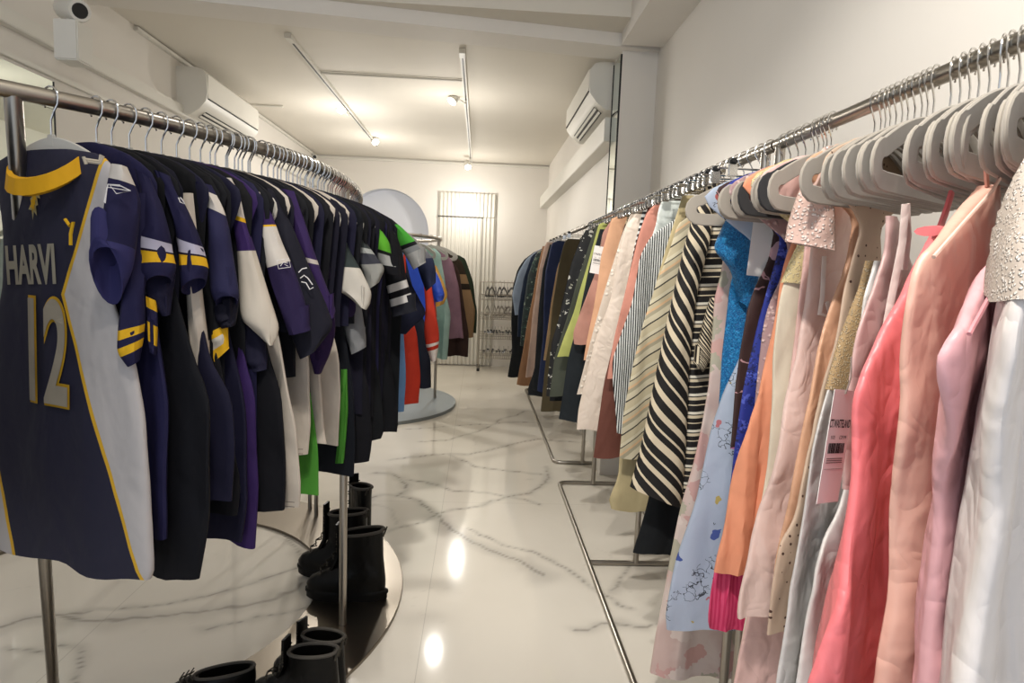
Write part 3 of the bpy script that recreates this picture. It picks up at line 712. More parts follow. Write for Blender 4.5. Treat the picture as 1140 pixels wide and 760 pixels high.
# far: dark things --------------------------------------------------
G(4.85, 'trousers', 'trousers', plain('4c4432', .8), [(632, 266), (628, 270), (623, 290), (615, 341), (612, 376), (607, 406), (602, 457)], 'olive brown wide trousers nearest on the far rail', T=.03, clip=1)
G(5.1, 'blouse', 'blouse', plain('a58a68', .8), [(628, 275), (620, 300), (613, 341), (609, 372), (605, 400)], 'tan top showing as a thin line beside the olive trousers', T=.02, clip=1)
G(5.4, 'jacket', 'jacket', plain('222b4a', .75), [(620, 268), (614, 271), (607, 303), (605, 347), (605, 372), (598, 435)], 'navy blue long coat on the far rail', T=.05, clip=1)
G(5.65, 'jeans', 'jeans', plain('23262a', .8), [(612, 272), (604, 300), (599, 350), (595, 411), (587, 435), (588, 440)], 'black jeans left of the navy coat', T=.035, clip=1)
G(5.85, 'trousers', 'trousers', plain('c0a596', .75), [(609, 268), (606, 274), (601, 296), (593, 347), (590, 380), (585, 419)], 'pale pink trousers in the middle of the far rail', T=.035, clip=1)
G(6.1, 'trousers', 'trousers', plain('9c7658', .8), [(604, 274), (598, 300), (593, 331), (586, 365), (582, 390), (575, 428)], 'light brown corduroy trousers reaching low on the far rail', T=.04, clip=1)
G(6.4, 'blouse', 'blouse', floral('1d2c2c', ['3d5a4c', '7a8a7a', '2c4540'], 30, .35), [(602, 275), (596, 283), (588, 306), (582, 347), (580, 370), (579, 385)], 'dark teal patterned blouse on the far rail', T=.05)
G(6.65, 'jacket', 'jacket', plain('222c3e', .8), [(598, 278), (592, 284), (583, 310), (577, 345), (576, 375)], 'dark navy denim jacket next to the light blue one', T=.05)
G(6.85, 'jacket', 'jacket', plain('8a97a8', .8), [(594, 282), (586, 288), (577, 303), (570, 328), (573, 350)], 'light blue denim jacket near the far end of the rail', T=.05)
G(7.05, 'coat', 'coat', plain('1a1c1f', .8), [(590, 284), (584, 288), (576, 300), (571, 318), (569, 356), (570, 390), (565, 419)], 'black coat last on the far rail', T=.05)
GS = sorted(GR, key=lambda g: g[0]); gi = 0
for y, name, cat, mat, pts, label, kk in GS:
    gi += 1; rnd = random.Random(gi)
    P = Vector((RX, y, RZ)); a = ra(y)
    slp = kk.get('slip'); clip = kk.get('clip')
    sleeved = label.startswith(('black and cream striped wrap', 'blush gown', 'bright blue'))
    multi = bool(slp or kk.get('lacetop') or sleeved or 'price tag' in label or 'waist panel' in label)
    g = Garment(P, a, name, label, cat, None, multi)
    uz = [g.uz(*p) for p in pts]
    wallmax = .20 if y < 4 else .13
    pf = []; ztop = -.075 if clip else (-.072 if not slp else uz[0][1])
    last = 9
    mono = []
    for u, z in uz:
        z = min(z, ztop-.004 if mono else ztop)
        if z < last-.003: mono.append((z, u)); last = z
    if not clip and not slp:
        sh = min(.205, mono[0][1]) if mono[0][0] > -.2 else .2
        mono = [(ztop, .03), (-.088, min(.1, sh)), (-.118, sh*.85)]+([(-.15, .205)] if mono[0][0] < -.2 else [])+[(z, u) for z, u in mono if z < -.135]
    for z, u in mono:
        if slp:
            vv = max(0, min(1, (mono[0][0]-z)/.26)); b0 = -(mono[0][1]-.03); b_ = b0+(.19-b0)*vv
        elif not clip and z > -.16: b_ = max(.03, min(u, .2))
        elif clip: b_ = min(max(u, .12), wallmax)
        else: b_ = min(max(u, .03) if z < -.3 or u < .1 else max(.17, min(u, .2)), wallmax)
        if y < 1.5: b_ = min(b_, .2)
        pf.append((z, max(u, .012), b_))
    T = kk.get('T', .02); am = min(kk.get('amp', T*.28), .009)
    b = g.body(pf, mat, T*.45 if not clip else T*.6, T, am, kk.get('k', 30+rnd.random()*20), gi, NR=84 if y < 1.5 else (40 if y < 2.6 else 26), NU=84 if y < 1.5 else (56 if y < 2.6 else 32), wr=.006 if y < 1.45 else .004)
    g.mat = mat
    if kk.get('lacetop'):
        m1, m2 = kk['lacetop']; h0 = Garment(P, a, 'x', '', '', None, True); bpy.data.objects.remove(h0.root); h0.root = g.root
        zt = pf[0][0]; sub = [(z, A+.004, B_+.004) for z, A, B_ in pf if z > zt-.30]; AB = lerp_prof(pf, zt-.30); sub.append((zt-.30, AB[0]+.004, AB[1]+.004))
        h0.body(sub, lace(m1, m2, 220), T*.45+.004, T+.004, am, 34, gi, 'lace_bodice', 20, 56)
    if 'dusty pink satin' in label:
        g.strap([(1158, 218), (1120, 258), (1092, 311), (1058, 370)], plain('d9959b', .6), .0025, 'neckline_trim', .016, 1)
        hl = [(1122, 268), (1140, 256), (1142, 285), (1125, 288)]
    if 'peach slip' in label:
        g.strap([(1097, 200), (1090, 212), (1060, 244), (1022, 286)], plain('f0c9b8', .6), .0025, 'neckline_trim', .016, 1)
        g.strap([(1095, 206), (1093, 180)], satin('e0a998'), .003)
    if 'coral pink slip' in label:
        g.strap([(1056, 215), (1050, 235), (1040, 262)], satin('e7797c'), .004)
        c = g.uz(1024, 260); ce = g.a*c[0]+Vector((0, 0, c[1]))+g.n*.025; m = MB()
        for s_ in (-1, 1):
            ax = g.a*s_; m.tube([ce+ax*.002, ce+ax*.015+Vector((0, 0, .003*s_)), ce+ax*.042+Vector((0, 0, -.006+.006*s_))], [.005, .014, .019], 10, .007)
        m.tube([ce-g.n*.004+Vector((0, 0, .006)), ce-g.n*.004-Vector((0, 0, .008))], .006, 8); m.build('bow', satin('e7797c'), g.root)
    if 'camisole' in label:
        g.strap([(990, 228), (987, 270), (975, 330), (966, 380)], satin('e0d0c8'), .003, off=.024)
        g.strap([(994, 228), (996, 262), (992, 300)], satin('e0d0c8'), .003, off=.02)
        g.strap([(966, 380), (950, 405), (945, 440), (958, 420), (970, 392)], satin('e0d0c8'), .003, 'drawstring', .026)
    if 'silvery white' in label:
        h0 = Garment(P, a, 'x', '', '', None, True); bpy.data.objects.remove(h0.root); h0.root = g.root
        z1 = g.uz(930, 430)[1]
        sub = [(z, A+.003, B_+.003) for z, A, B_ in pf if z > z1]; AB = lerp_prof(pf, z1); sub.append((z1, AB[0]+.003, AB[1]+.003))
        h0.body(sub, lace('ab8f68', 'd6c3a4', 240), .012, .018, am, 34, gi, 'lace_cup', 20, 56)
    if 'black and cream striped wrap' in label:
        g.sleeve([((788, 196), (800, 192)), ((772, 228), (790, 226)), ((760, 268), (786, 270)), ((748, 318), (772, 322)), ((736, 372), (766, 380)), ((724, 430), (762, 436)), ((712, 490), (760, 495)), ((699, 538), (756, 560))], SLv, .035, 0, 'sleeve', .03, label='wide striped sleeve on the aisle side', seed=3)
        g.sleeve([((782, 330), (792, 330)), ((768, 380), (784, 392)), ((764, 400), (774, 410))], SLv, .02, 0, 'sleeve', .07)
    if 'blush gown' in label:
        g.sleeve([((915, 168), (932, 166)), ((900, 190), (930, 195)), ((886, 220), (926, 232)), ((876, 250), (928, 262)), ((873, 270), (928, 280))], lace('d3b3a6', 'f0e2da', 130), .025, 0, 'lace_cap_sleeve', .035, seed=5, face=True, out=.2)
        for off_, pr in ((.03, [(905, 285), (903, 330), (900, 348), (912, 352), (908, 335)]),): g.strap(pr, satin('e8dcd4'), .0025, 'ribbon', off_)
    if 'bright blue' in label:
        g.sleeve([((828, 212), (840, 205)), ((812, 232), (843, 240)), ((800, 255), (845, 275)), ((790, 277), (845, 300)), ((812, 300), (842, 330)), ((818, 335), (828, 345))], sequin('0a5f9e', '2f9bd8'), .03, 0, 'cap_sleeve', .02, seed=8, inner=False)
    if 'waist panel' in label:
        h0 = Garment(P, a, 'x', '', '', None, True); bpy.data.objects.remove(h0.root); h0.root = g.root
        sub = [(ztop+.002, pf[0][1]-.02, pf[0][2]), (ztop-.1, pf[0][1]-.02, .1), (ztop-.17, .06, -.0)]
        h0.body(sub, plain('5a3a34', .8), T*.6+.003, T+.003, am, 34, gi, 'waist_panel', 12, 32)
    g_ = g
    if clip: hanger('clip', P, a, 'chrome clip hanger packed on the rail above the trousers and skirts', 'clip hanger', 'clip hangers on the right-hand rails', jit=rnd.uniform(-.1, .1))
# gather the hangers left on the near rail
HB = []
y = .70; i = 0
rnd = random.Random(5)
while y < 1.66:
    i += 1; kind = 'black' if (1.50 < y < 1.56 or 1.44 < y < 1.46) and i % 2 == 0 else 'velvet'
    lb = 'beige velvet hanger in the tight row above the slips and dresses' if kind == 'velvet' else 'black velvet hanger among the beige ones above the dresses'
    hanger('beige' if kind == 'velvet' and y > 1.4 else kind, (RX, y, RZ), ra(y, rnd.uniform(-5, 5)+(14 if y > 1.4 else 0)), lb, 'hanger', 'beige hangers on the near right rail' if kind == 'velvet' else 'black hangers on the near right rail')
    y += rnd.uniform(.014, .021)
    if 1.075 < y < 1.10: y = 1.102
    if 1.275 < y < 1.42: y = 1.425
    if 1.5 < y: y += .02
for y in (1.785,):
    hanger('beige', (RX, y, RZ), ra(y, rnd.uniform(-3, 3)), 'beige velvet hanger above the striped tops past the rail joint', 'hanger', 'beige hangers at the start of the middle rail')
for y in (1.73, 1.84, 1.9, 1.95, 2.0, 2.05, 2.1, 2.16, 2.2, 2.25, 2.33, 2.42, 2.57, 2.65, 2.74, 2.84, 2.95, 3.04, 3.15, 3.2, 3.32, 3.41, 3.52, 3.57, 3.7, 3.88):
    hanger('clip', (RX, y, RZ), ra(y, rnd.uniform(-3, 3)), 'chrome clip hanger packed on the rail above the trousers and skirts', 'clip hanger', 'clip hangers on the right-hand rails')
for y in (6.45, 6.7, 6.9, 7.1):
    hanger('beige', (RX, y-.02, RZ), ra(y), 'beige velvet hanger at the far end holding dark jackets', 'hanger', 'hangers on the far rail')
# ---------------------------------------------------------------- swing tags
PAPER = paint('tag_card', 'f6f4f0', .6, 0); INK = paint('ink', '1c1a18', .7, 0); GREYINK = paint('grey_ink', '77736c', .7, 0)
def price_tag(P, a, tilt, w_, h, label, big=True, text=True):
    e = empty('price_tag', P); tag(e, label, 'price tag')
    a = Vector((a[0], a[1], 0)).normalized(); n = Vector((a.y, -a.x, 0)); 
    if n.dot(O-Vector(P)) < 0: n = -n
    r = -a if a.x < 0 else a     # image-right
    M = Matrix((r, Vector((0, 0, 1)), n)).transposed().to_4x4() @ Matrix.Rotation(tilt, 4, 'Z')
    e.matrix_world = Matrix.Translation(P) @ M
    MB().box((-w_/2, -h, -.0004), (w_/2, 0, .0004)).build('card', PAPER, e, smooth=False)
    MB().tube([(0, -.006, .001), (.003, .02, .004), (.002, .05, 0)], .0012, 6).build('string', plain('8c8078', .8), e)
    def put(body, x, y, size, mat, bold=0, wd=1):
        me = textmesh(body, size, bold, wd); o = link('lettering', me, mat, e, (x, y, .0007), smooth=False)
    if text:
        put('CT.WASTELAND', 0, -.30*h, h*.1, INK, h*.002, .47)
        put('SIZE', -.24*w_, -.42*h, h*.04, INK); put('£29.99', .22*w_, -.42*h, h*.045, INK)
        m = MB(); rr = random.Random(3); x = -.38*w_
        while x < .36*w_:
            b_ = rr.uniform(.006, .03)*w_; m.box((x, -.56*h, .0005), (x+b_, -.47*h, .0009)); x += b_+rr.uniform(.008, .03)*w_
        m.build('barcode', INK, e, smooth=False)
        m = MB()
        for j in range(3): m.box((-.38*w_, -.61*h-j*.018*h, .0005), (.36*w_, -.603*h-j*.018*h, .0009))
        m.box((-.42*w_, -.70*h, .0005), (.42*w_, -.698*h, .0009)); m.build('small_print', GREYINK, e, smooth=False)
    return e
gt = Garment(Vector((RX, 1.215, RZ)), ra(1.215), 'x', '', ''); 
Pp = onplane(941, 434, Vector((RX, 1.04, RZ)), gt.n)
price_tag(Pp, ra(1.2), radians(-7), .062, .17, 'white price tag with black lettering and barcode hanging beside the coral slip')
Pp = ony(853, 236, 1.66); price_tag(Pp, ra(1.66), radians(-3), .065, .17, 'white swing tag turned over on the dark brown embroidered dress', text=False)
me = textmesh('SILA', .03, .0006, 1); 
e_ = empty('lettering_anchor'); bpy.data.objects.remove(e_)
Pp = ony(668, 274, 3.20); price_tag(Pp, (-1, 0), radians(-8), .055, .14, 'white price tag on the crumpled rose pink skirt')
# ================================================================ LEFT: ROUND JERSEY RACK
LZ = 1.65
LP = [(-1.45, .72), (-1.15, .92), (-.98, 1.07), (-.86, 1.2), (-.75, 1.33), (-.67, 1.46), (-.605, 1.60), (-.55, 1.74), (-.51, 1.89), (-.486, 2.07), (-.48, 2.28), (-.505, 2.6), (-.585, 3.0), (-.76, 3.38), (-1.05, 3.66), (-1.45, 3.8), (-1.85, 3.72), (-2.05, 3.45)]
def catmull(P, sub=8):
    out = []
    for i in range(len(P)-1):
        p0, p1, p2, p3 = (Vector(P[max(0, i-1)]), Vector(P[i]), Vector(P[i+1]), Vector(P[min(len(P)-1, i+2)]))
        for k in range(sub):
            t_ = k/sub; out.append(.5*((2*p1)+(p2-p0)*t_+(2*p0-5*p1+4*p2-p3)*t_*t_+(3*p1-p0-3*p2+p3)*t_**3))
    out.append(Vector(P[-1])); return out
LC = catmull(LP, 8)
def lat(y, extra=0):
    extra += max(0, min(1, (1.75-y)/.5))*13
    for p, q in zip(LC, LC[1:]):
        if p.y <= y <= q.y:
            t_ = (y-p.y)/(q.y-p.y); d = (q-p).normalized(); pt = p.lerp(q, t_)
            a = Vector((d.y, -d.x)); ang = radians(extra); a = Vector((a.x*cos(ang)-a.y*sin(ang), a.x*sin(ang)+a.y*cos(ang)))
            return Vector((pt.x, pt.y, LZ)), a
e = empty('round_clothes_rack', (-1.4, 2.45, 0)); tag(e, 'curved brushed steel rack carrying the team jerseys', 'clothes rack'); c0 = Vector((-1.4, 2.45, 0))
MB().tube([Vector((p.x, p.y, LZ))-c0 for p in LC], .0155, 16).build('rail', STEEL, e)
pf_ = onz(62, 800, 0); pt_ = lat(1.215)[0]
MB().tube([pf_-c0, pt_-c0], .0145, 16).build('post', STEEL, e)
MB().tube([Vector((-.474, 2.28, .012))-c0, Vector((-.48, 2.28, LZ))-c0], .0145, 16).build('post', STEEL, e)
MB().tube([Vector((-1.45, 3.79, .012))-c0, Vector((-1.45, 3.79, LZ))-c0], .0145, 16).build('post', STEEL, e)
def ringplate(c, ro, ri, z0, z1, name, label, cat, mat, seg=96):
    m = MB(); rings = []
    for k in range(seg):
        a_ = 2*pi*k/seg; ca, sa = cos(a_), sin(a_)
        rings.append([(ri*ca, ri*sa, z0), (ro*ca, ro*sa, z0), (ro*ca, ro*sa, z1-.002), ((ro-.002)*ca, (ro-.002)*sa, z1), ((ri)*ca, (ri)*sa, z1)])
    rings.append(rings[0]); m.loft(rings, None, False, False); bmesh.ops.remove_doubles(m.bm, verts=m.bm.verts, dist=1e-6)
    o = m.build(name, mat, None, c); tag(o, label, cat); return o
ringplate((-1.42, 2.48, 0), 1.14, .79, 0, .014, 'ring_base_plate', 'curved steel base plate on the marble floor under the jerseys, with boots standing on it', 'base plate', PLATE)
# two small stub legs further in
for px, py in ((352, 577), (345, 569)):
    p = onz(px, py); m = MB(); lathe(m, [(.03, 0), (.03, .006), (.011, .012), (.0105, .78)], (0, 0, 0), 16)
    tag(m.build('display_stand_pole', STEEL, None, p), 'thin steel pole with a round foot standing behind the boots', 'pole', 'thin poles behind the boots')
# jersey palette
NAVY = '1a1836'; PUR = '2c1a48'; BLK = '0b0b10'; YEL = 'c79a1c'; WHT = 'b8b1a8'; GRN = '3f7a2a'; GRY = '8b8b88'; CREAM = 'aea497'; DKG = '2c3433'
def P_(h): return plain(h, .78, .45)
L = []
def J(y, mat, outline, label, sleeves=(), extra=0, cat='jersey', name='jersey', collar=None, T=.018, fin=None):
    L.append((y, mat, outline, label, sleeves, extra, cat, name, collar, T, fin))
band = bands
SH = lambda y: None
J(1.30, P_(NAVY), [(150, 195), (165, 300), (180, 400), (188, 440), (190, 560), (188, 598)], 'navy jersey with double yellow stripes on the cuff under the second sleeve',
  [([((150, 215), (165, 215)), ((142, 280), (165, 285)), ((135, 335), (161, 330)), ((131, 365), (162, 358)), ((130, 392), (160, 378)), ((142, 408), (156, 400))], band([(0, NAVY), (.62, YEL), (.70, NAVY), (.77, YEL), (.86, NAVY)]), dict(r=.022, off=.0)),
   ([((162, 330), (174, 335)), ((163, 345), (176, 352)), ((164, 378), (175, 386)), ((166, 392), (174, 396))], band([(0, YEL), (.25, NAVY), (.45, YEL), (.7, NAVY)]), dict(r=.015, off=-.01))])
J(1.33, P_(BLK), [(155, 195), (190, 300), (215, 400), (232, 450), (232, 560), (227, 600), (220, 648)], 'dark jersey with one white and one yellow band on its short sleeve',
  [([((150, 188), (168, 200)), ((157, 215), (182, 232)), ((156, 250), (190, 262)), ((154, 275), (193, 282)), ((153, 305), (197, 302)), ((162, 325), (192, 322))], band([(0, NAVY), (.50, 'a9a5b4'), (.60, '1a1020'), (.625, YEL), (.745, NAVY)]), dict(r=.035, lift=.03, off=.01)),
   ([((154, 305), (196, 305)), ((162, 330), (192, 330)), ((180, 352), (190, 350))], P_('17152a'), dict(r=.03, off=-.01))])
J(1.375, P_('141326'), [(180, 195), (215, 300), (240, 400), (258, 440), (262, 500), (258, 558)], 'navy jersey whose tilted sleeve has a white and a yellow band, fourth from the post',
  [([((172, 190), (190, 197)), ((182, 215), (210, 235)), ((194, 250), (222, 262)), ((199, 280), (228, 280)), ((200, 305), (233, 303)), ((202, 332), (230, 322))], band([(0, NAVY), (.55, 'a9a5b4'), (.66, '1a1020'), (.68, YEL), (.80, NAVY)], 1, .12), dict(r=.033, lift=.03, off=.01))])
J(1.405, P_(BLK), [(200, 200), (225, 300), (245, 400), (255, 460), (266, 540), (262, 575)], 'black jersey with a pale grey long sleeve end between two navy ones',
  [([((200, 215), (215, 215)), ((206, 280), (222, 282)), ((207, 332), (226, 330)), ((210, 378), (232, 378)), ((215, 422), (235, 410))], P_(CREAM), dict(r=.018, off=.0)),
   ([((176, 398), (208, 385)), ((180, 420), (214, 408)), ((182, 428), (212, 424))], P_('24223e'), dict(r=.02, off=-.03))])
J(1.435, P_('131226'), [(215, 205), (240, 300), (260, 400), (272, 460), (276, 560), (268, 604)], 'navy jersey with a white shoulder patch and plain navy sleeve',
  [([((215, 203), (236, 207)), ((229, 222), (250, 234)), ((232, 250), (256, 256)), ((232, 285), (260, 285)), ((234, 327), (267, 331)), ((240, 345), (265, 343))], band([(0, NAVY), (.08, WHT), (.26, '23223f')]), dict(r=.035, lift=.03, off=.01)),
   ([((236, 340), (266, 335)), ((240, 360), (264, 352)), ((246, 366), (262, 362))], P_('12111e'), dict(r=.03, off=-.01))])
J(1.47, P_(PUR), [(240, 205), (262, 300), (275, 400), (286, 440), (289, 540), (286, 606)], 'long purple jersey with thin orange side piping and a striped cuff',
  [([((228, 340), (244, 335)), ((233, 368), (248, 361)), ((235, 385), (252, 375)), ((238, 402), (256, 386))], band([(0, BLK), (.36, YEL), (.52, 'b6b0a4'), (.76, YEL)]), dict(r=.014, off=.02))])
J(1.51, P_(BLK), [(255, 210), (280, 300), (300, 400), (311, 440), (316, 540), (315, 568)], 'dark jersey with a big white, purple and white sleeve',
  [([((242, 199), (258, 199)), ((250, 218), (270, 222)), ((258, 242), (275, 248)), ((264, 275), (283, 273)), ((266, 320), (299, 325)), ((268, 355), (311, 362)), ((285, 370), (309, 374)), ((298, 382), (304, 383))], band([(0, WHT), (.265, YEL), (.29, '2f1d4d'), (.44, 'b9b0a2')]), dict(r=.03, off=.01)),
   ([((270, 360), (290, 362)), ((270, 400), (298, 395)), ((280, 415), (297, 412))], P_('1b1a2c'), dict(r=.02, off=-.02))])
J(1.56, P_(CREAM), [(270, 212), (295, 300), (315, 400), (330, 470), (336, 540), (334, 566)], 'longest off-white jersey with stitched hem lines',
  [([((277, 211), (292, 216)), ((284, 238), (303, 238)), ((293, 275), (315, 272)), ((300, 310), (328, 300)), ((312, 345), (340, 335)), ((322, 372), (346, 366))], band([(0, 'a79f98'), (.12, PUR), (.27, YEL), (.285, WHT), (.53, '211838')]), dict(r=.028, off=.02))])
J(1.61, P_(BLK), [(285, 212), (310, 300), (330, 380), (330, 420)], 'black jersey with a small white beast emblem on the sleeve',
  [([((286, 209), (304, 212)), ((303, 250), (325, 250)), ((315, 300), (344, 296)), ((318, 345), (362, 335)), ((325, 375), (372, 362)), ((334, 398), (352, 388))], P_('15151f'), dict(r=.035, off=.02))], fin='beast')
J(1.655, P_(CREAM), [(300, 212), (325, 300), (340, 380), (344, 400), (346, 470), (343, 508)], 'off-white jersey in front with two dark stitched lines near its square hem',
  [([((300, 209), (328, 214)), ((320, 240), (340, 248)), ((333, 275), (350, 280)), ((345, 310), (361, 312)), ((358, 345), (374, 344)), ((364, 356), (372, 352))], band([(0, '2b1b45'), (.42, '2b1b45'), (.46, 'a79f98'), (.49, '2b1b45')]), dict(r=.028, off=.02))])
J(1.72, P_(CREAM), [(315, 215), (340, 300), (352, 380), (358, 420), (363, 480), (365, 494)], 'off-white jersey partly hidden, with purple cuff above it',
  [([((340, 340), (372, 335)), ((342, 375), (374, 368)), ((345, 395), (368, 392)), ((350, 414), (358, 414))], P_('241436'), dict(r=.02, off=.02))])
J(1.78, P_(CREAM), [(330, 218), (352, 300), (370, 370), (377, 400), (379, 440), (376, 496)], 'off-white jersey with a small dark label and a side slit at the hem',
  [([((338, 222), (352, 226)), ((345, 250), (358, 255)), ((352, 285), (368, 282)), ((359, 314), (373, 308))], band([(0, '9a8f86'), (.3, '1b1426'), (.42, '1b1426')]), dict(r=.025, off=.0)),
   ([((352, 318), (396, 322)), ((354, 345), (396, 350)), ((356, 352), (392, 356))], P_('201533'), dict(r=.02, off=-.10))])
J(1.85, P_('0a0d14'), [(345, 222), (365, 300), (385, 380), (393, 440), (396, 500), (394, 528)], 'black jersey with green side stripe and big white sleeve cuff with a green tick',
  [([((358, 226), (366, 224)), ((359, 246), (376, 247)), ((366, 284), (392, 283)), ((366, 305), (403, 302)), ((364, 318), (414, 325)), ((385, 327), (412, 338)), ((400, 340), (408, 344))], band([(0, 'b3aea4'), (.13, DKG), (.43, DKG), (.47, 'b3aea4')], 1, .1), dict(r=.035, off=.02))])
J(1.93, P_(BLK), [(360, 226), (380, 300), (400, 380), (410, 430), (415, 490), (411, 512)], 'black jersey with a grey sleeve and a green tick',
  [([((372, 234), (384, 236)), ((385, 262), (404, 265)), ((394, 284), (418, 284)), ((405, 306), (429, 299)), ((410, 322), (422, 314))], band([(0, '7f8380'), (.14, '2b3031'), (.42, '8a8d8a'), (.5, '33343c'), (.66, '84847f')], 1, .1), dict(r=.03, off=.02)),
   ([((378, 340), (402, 335)), ((383, 365), (408, 372)), ((392, 392), (408, 384))], P_('6f7071'), dict(r=.022, off=.04)),
   ([((368, 350), (380, 352)), ((370, 372), (384, 378)), ((374, 388), (384, 386))], P_('55565a'), dict(r=.015, off=.03))])
J(2.03, P_('0c0e11'), [(375, 228), (395, 300), (412, 380), (422, 420), (428, 480), (424, 490)], 'black jersey with a lime shoulder panel and grey elbow',
  [([((392, 232), (406, 232)), ((403, 245), (420, 250)), ((411, 265), (434, 270)), ((416, 278), (436, 285)), ((424, 295), (445, 298)), ((430, 305), (446, 306))], band([(0, BLK), (.12, BLK), (.2, '4f9426'), (.56, '10130f'), (.62, '8d8d8a'), (.8, BLK)]), dict(r=.03, off=.02))])
J(2.15, P_('0a0b0f'), [(390, 232), (410, 300), (428, 380), (438, 420), (444, 470), (442, 482)], 'black jersey with two white bars on its lower sleeve',
  [([((405, 238), (425, 242)), ((420, 262), (442, 262)), ((427, 292), (449, 284)), ((430, 316), (452, 309)), ((434, 336), (458, 328)), ((437, 352), (464, 345))], band([(0, BLK), (.55, BLK), (.62, 'b7b4b0'), (.70, BLK), (.77, 'b7b4b0'), (.86, '1a1b22')]), dict(r=.035, off=.02)),
   ([((396, 340), (425, 345)), ((396, 375), (425, 380)), ((400, 400), (420, 398))], P_('0f1014'), dict(r=.03, off=.0))])
J(2.28, P_('0c0e11'), [(405, 238), (430, 300), (448, 340), (446, 380), (444, 440), (443, 470)], 'black jersey with bright green shoulder and grey stripes, beyond the lime one',
  [([((425, 243), (436, 244)), ((434, 256), (448, 254)), ((442, 272), (460, 266)), ((452, 286), (470, 278)), ((460, 300), (474, 292))], band([(0, BLK), (.15, '3a8a2c'), (.55, BLK), (.62, '6d6f70'), (.72, '8a8a88')]), dict(r=.03, off=.02))])
J(2.42, P_('15182a'), [(420, 242), (445, 290), (465, 330), (476, 350), (470, 358), (452, 370)], 'dark navy jersey with a white-edged sloping hem at the bend of the rack',
  [([((444, 254), (458, 262)), ((452, 272), (472, 276)), ((462, 288), (482, 287)), ((468, 308), (485, 300)), ((474, 324), (485, 314))], band([(0, '6d6a66'), (.35, '55555a'), (.5, '1b2036')]), dict(r=.035, off=.02))])
J(2.62, P_('5d7fa6'), [(430, 260), (442, 330), (450, 372), (452, 420), (450, 457)], 'light blue jersey hanging at the bend behind the black ones')
J(2.78, P_('a8301f'), [(440, 265), (452, 330), (464, 372), (468, 420), (466, 450)], 'red jersey hanging at the bend of the rack',
  [([((470, 300), (478, 300)), ((474, 340), (484, 342)), ((472, 368), (489, 370)), ((474, 385), (489, 380)), ((480, 402), (486, 400))], band([(0, 'a8301f'), (.72, 'c8beb6'), (.77, 'a8301f'), (.83, 'c8beb6')]), dict(r=.035, off=.0))])
J(2.95, P_('171a26'), [(450, 268), (462, 330), (474, 360), (479, 400), (480, 430)], 'dark jersey with pale bars just behind the red one')
J(3.12, P_('2743a0'), [(455, 270), (470, 300), (486, 320), (484, 345), (478, 370)], 'shiny royal blue jersey with a gold one behind',
  [([((474, 292), (482, 296)), ((480, 310), (490, 312)), ((482, 330), (495, 328)), ((485, 336), (493, 334))], satin('2743a0'), dict(r=.03, off=.02))])
J(3.26, satin('b0843c'), [(460, 272), (475, 300), (488, 330), (484, 350), (480, 370)], 'gold lame top behind the royal blue jersey',
  [([((478, 292), (486, 296)), ((484, 310), (494, 314)), ((488, 324), (499, 328)), ((484, 342), (494, 338))], satin('b0843c'), dict(r=.03, off=.0)),
   ([((474, 335), (484, 335)), ((474, 350), (486, 350)), ((477, 360), (484, 358))], satin('b0502c'), dict(r=.03, off=.04))], name='blouse', cat='blouse')
J(1.69, bands([(0, '0b0b10'), (.55, '3f7a2a')], 1, 0, scale=-1.0), [(300, 215), (330, 330), (345, 440), (353, 500), (354, 553)], 'dark jersey with a bright green lower half showing only its hem below the off-white ones', T=.012)
gk = 200
for y, mat, outline, label, sleeves, extra, cat, name, collar, T, fin in L:
    gk += 1; P, a = lat(y, extra)
    g = Garment(P, a, name, label, cat, None, bool(sleeves))
    uz = [g.uz(*p) for p in outline]; last = -.11; pf = [(-.072, .03, .03), (-.088, .10, .10), (-.115, .16, .16), (-.145, .205, .205)]; last = -.16
    for u, z in uz:
        if z < last-.03: pf.append((z, max(.1, u), .0)); last = z
    pf = [(z, A, B_ if i < 4 else min(.27, max(.2, A))) for i, (z, A, B_) in enumerate(pf)]
    g.body(pf, mat, T*.5, T, .005, 28+gk % 7*3, gk, NR=30, NU=40)
    for rows, m_, kw in sleeves: kw = dict(kw); kw['r'] *= .8; g.sleeve(rows, m_, seed=gk, face=True, **kw)
    L_ = label
    if 'side stripe and' in L_:
        JG = g; g.sleeve([((383, 410), (390, 410)), ((382, 450), (390, 450)), ((380, 490), (388, 490)), ((377, 513), (386, 513))], P_('3f7a2a'), .008, 0, 'side_stripe', .02, inner=False)
    if 'grey sleeve and' in L_: JG2 = g
    if 'beast' in L_: JB = g
    if 'longest off-white' in L_: JR = g
    if 'small dark label' in L_: JD = g
    if 'fourth from' in L_: J4 = g
    for m_, lst in ((plain('5a5450', .8), {'off-white jersey in front': [((315, 497), (344, 497)), ((315, 502), (344, 502))], 'longest off-white': [((314, 553), (335, 555)), ((314, 558), (335, 560))]}),):
        for key, sg in lst.items():
            if key in L_:
                for p1, p2 in sg: g.strap([p1, ((p1[0]+p2[0])/2, (p1[1]+p2[1])/2), p2], m_, .0008, 'stitching', .026, 1)
def sleeve_mark(g, polys_px, mat, name, off, wpx=1.0, label=None):
    """marks drawn as thin raised ribbons standing on the sleeve"""
    m = MB()
    for pts in polys_px:
        q = [g.fpt(*p) for p in pts]; nn = g.fplane()[1]; m.tube([v+nn*off for v in q], wpx*.0011, 5)
    o = m.build(name, mat, g.root)
    return o
MARKW = plain('c9c6c4', .7, .1); MARKG = plain('3f9e3a', .7, .1)
sleeve_mark(J4, [[(200, 222), (202, 227), (207, 229), (204, 224), (202, 222)]], MARKW, 'tick_emblem', .042, 1.0)
sleeve_mark(JG, [[(360, 254), (363, 251), (370, 252), (376, 253)], [(360, 255), (365, 253), (372, 253)]], MARKG, 'tick_emblem', .058, 1.3)
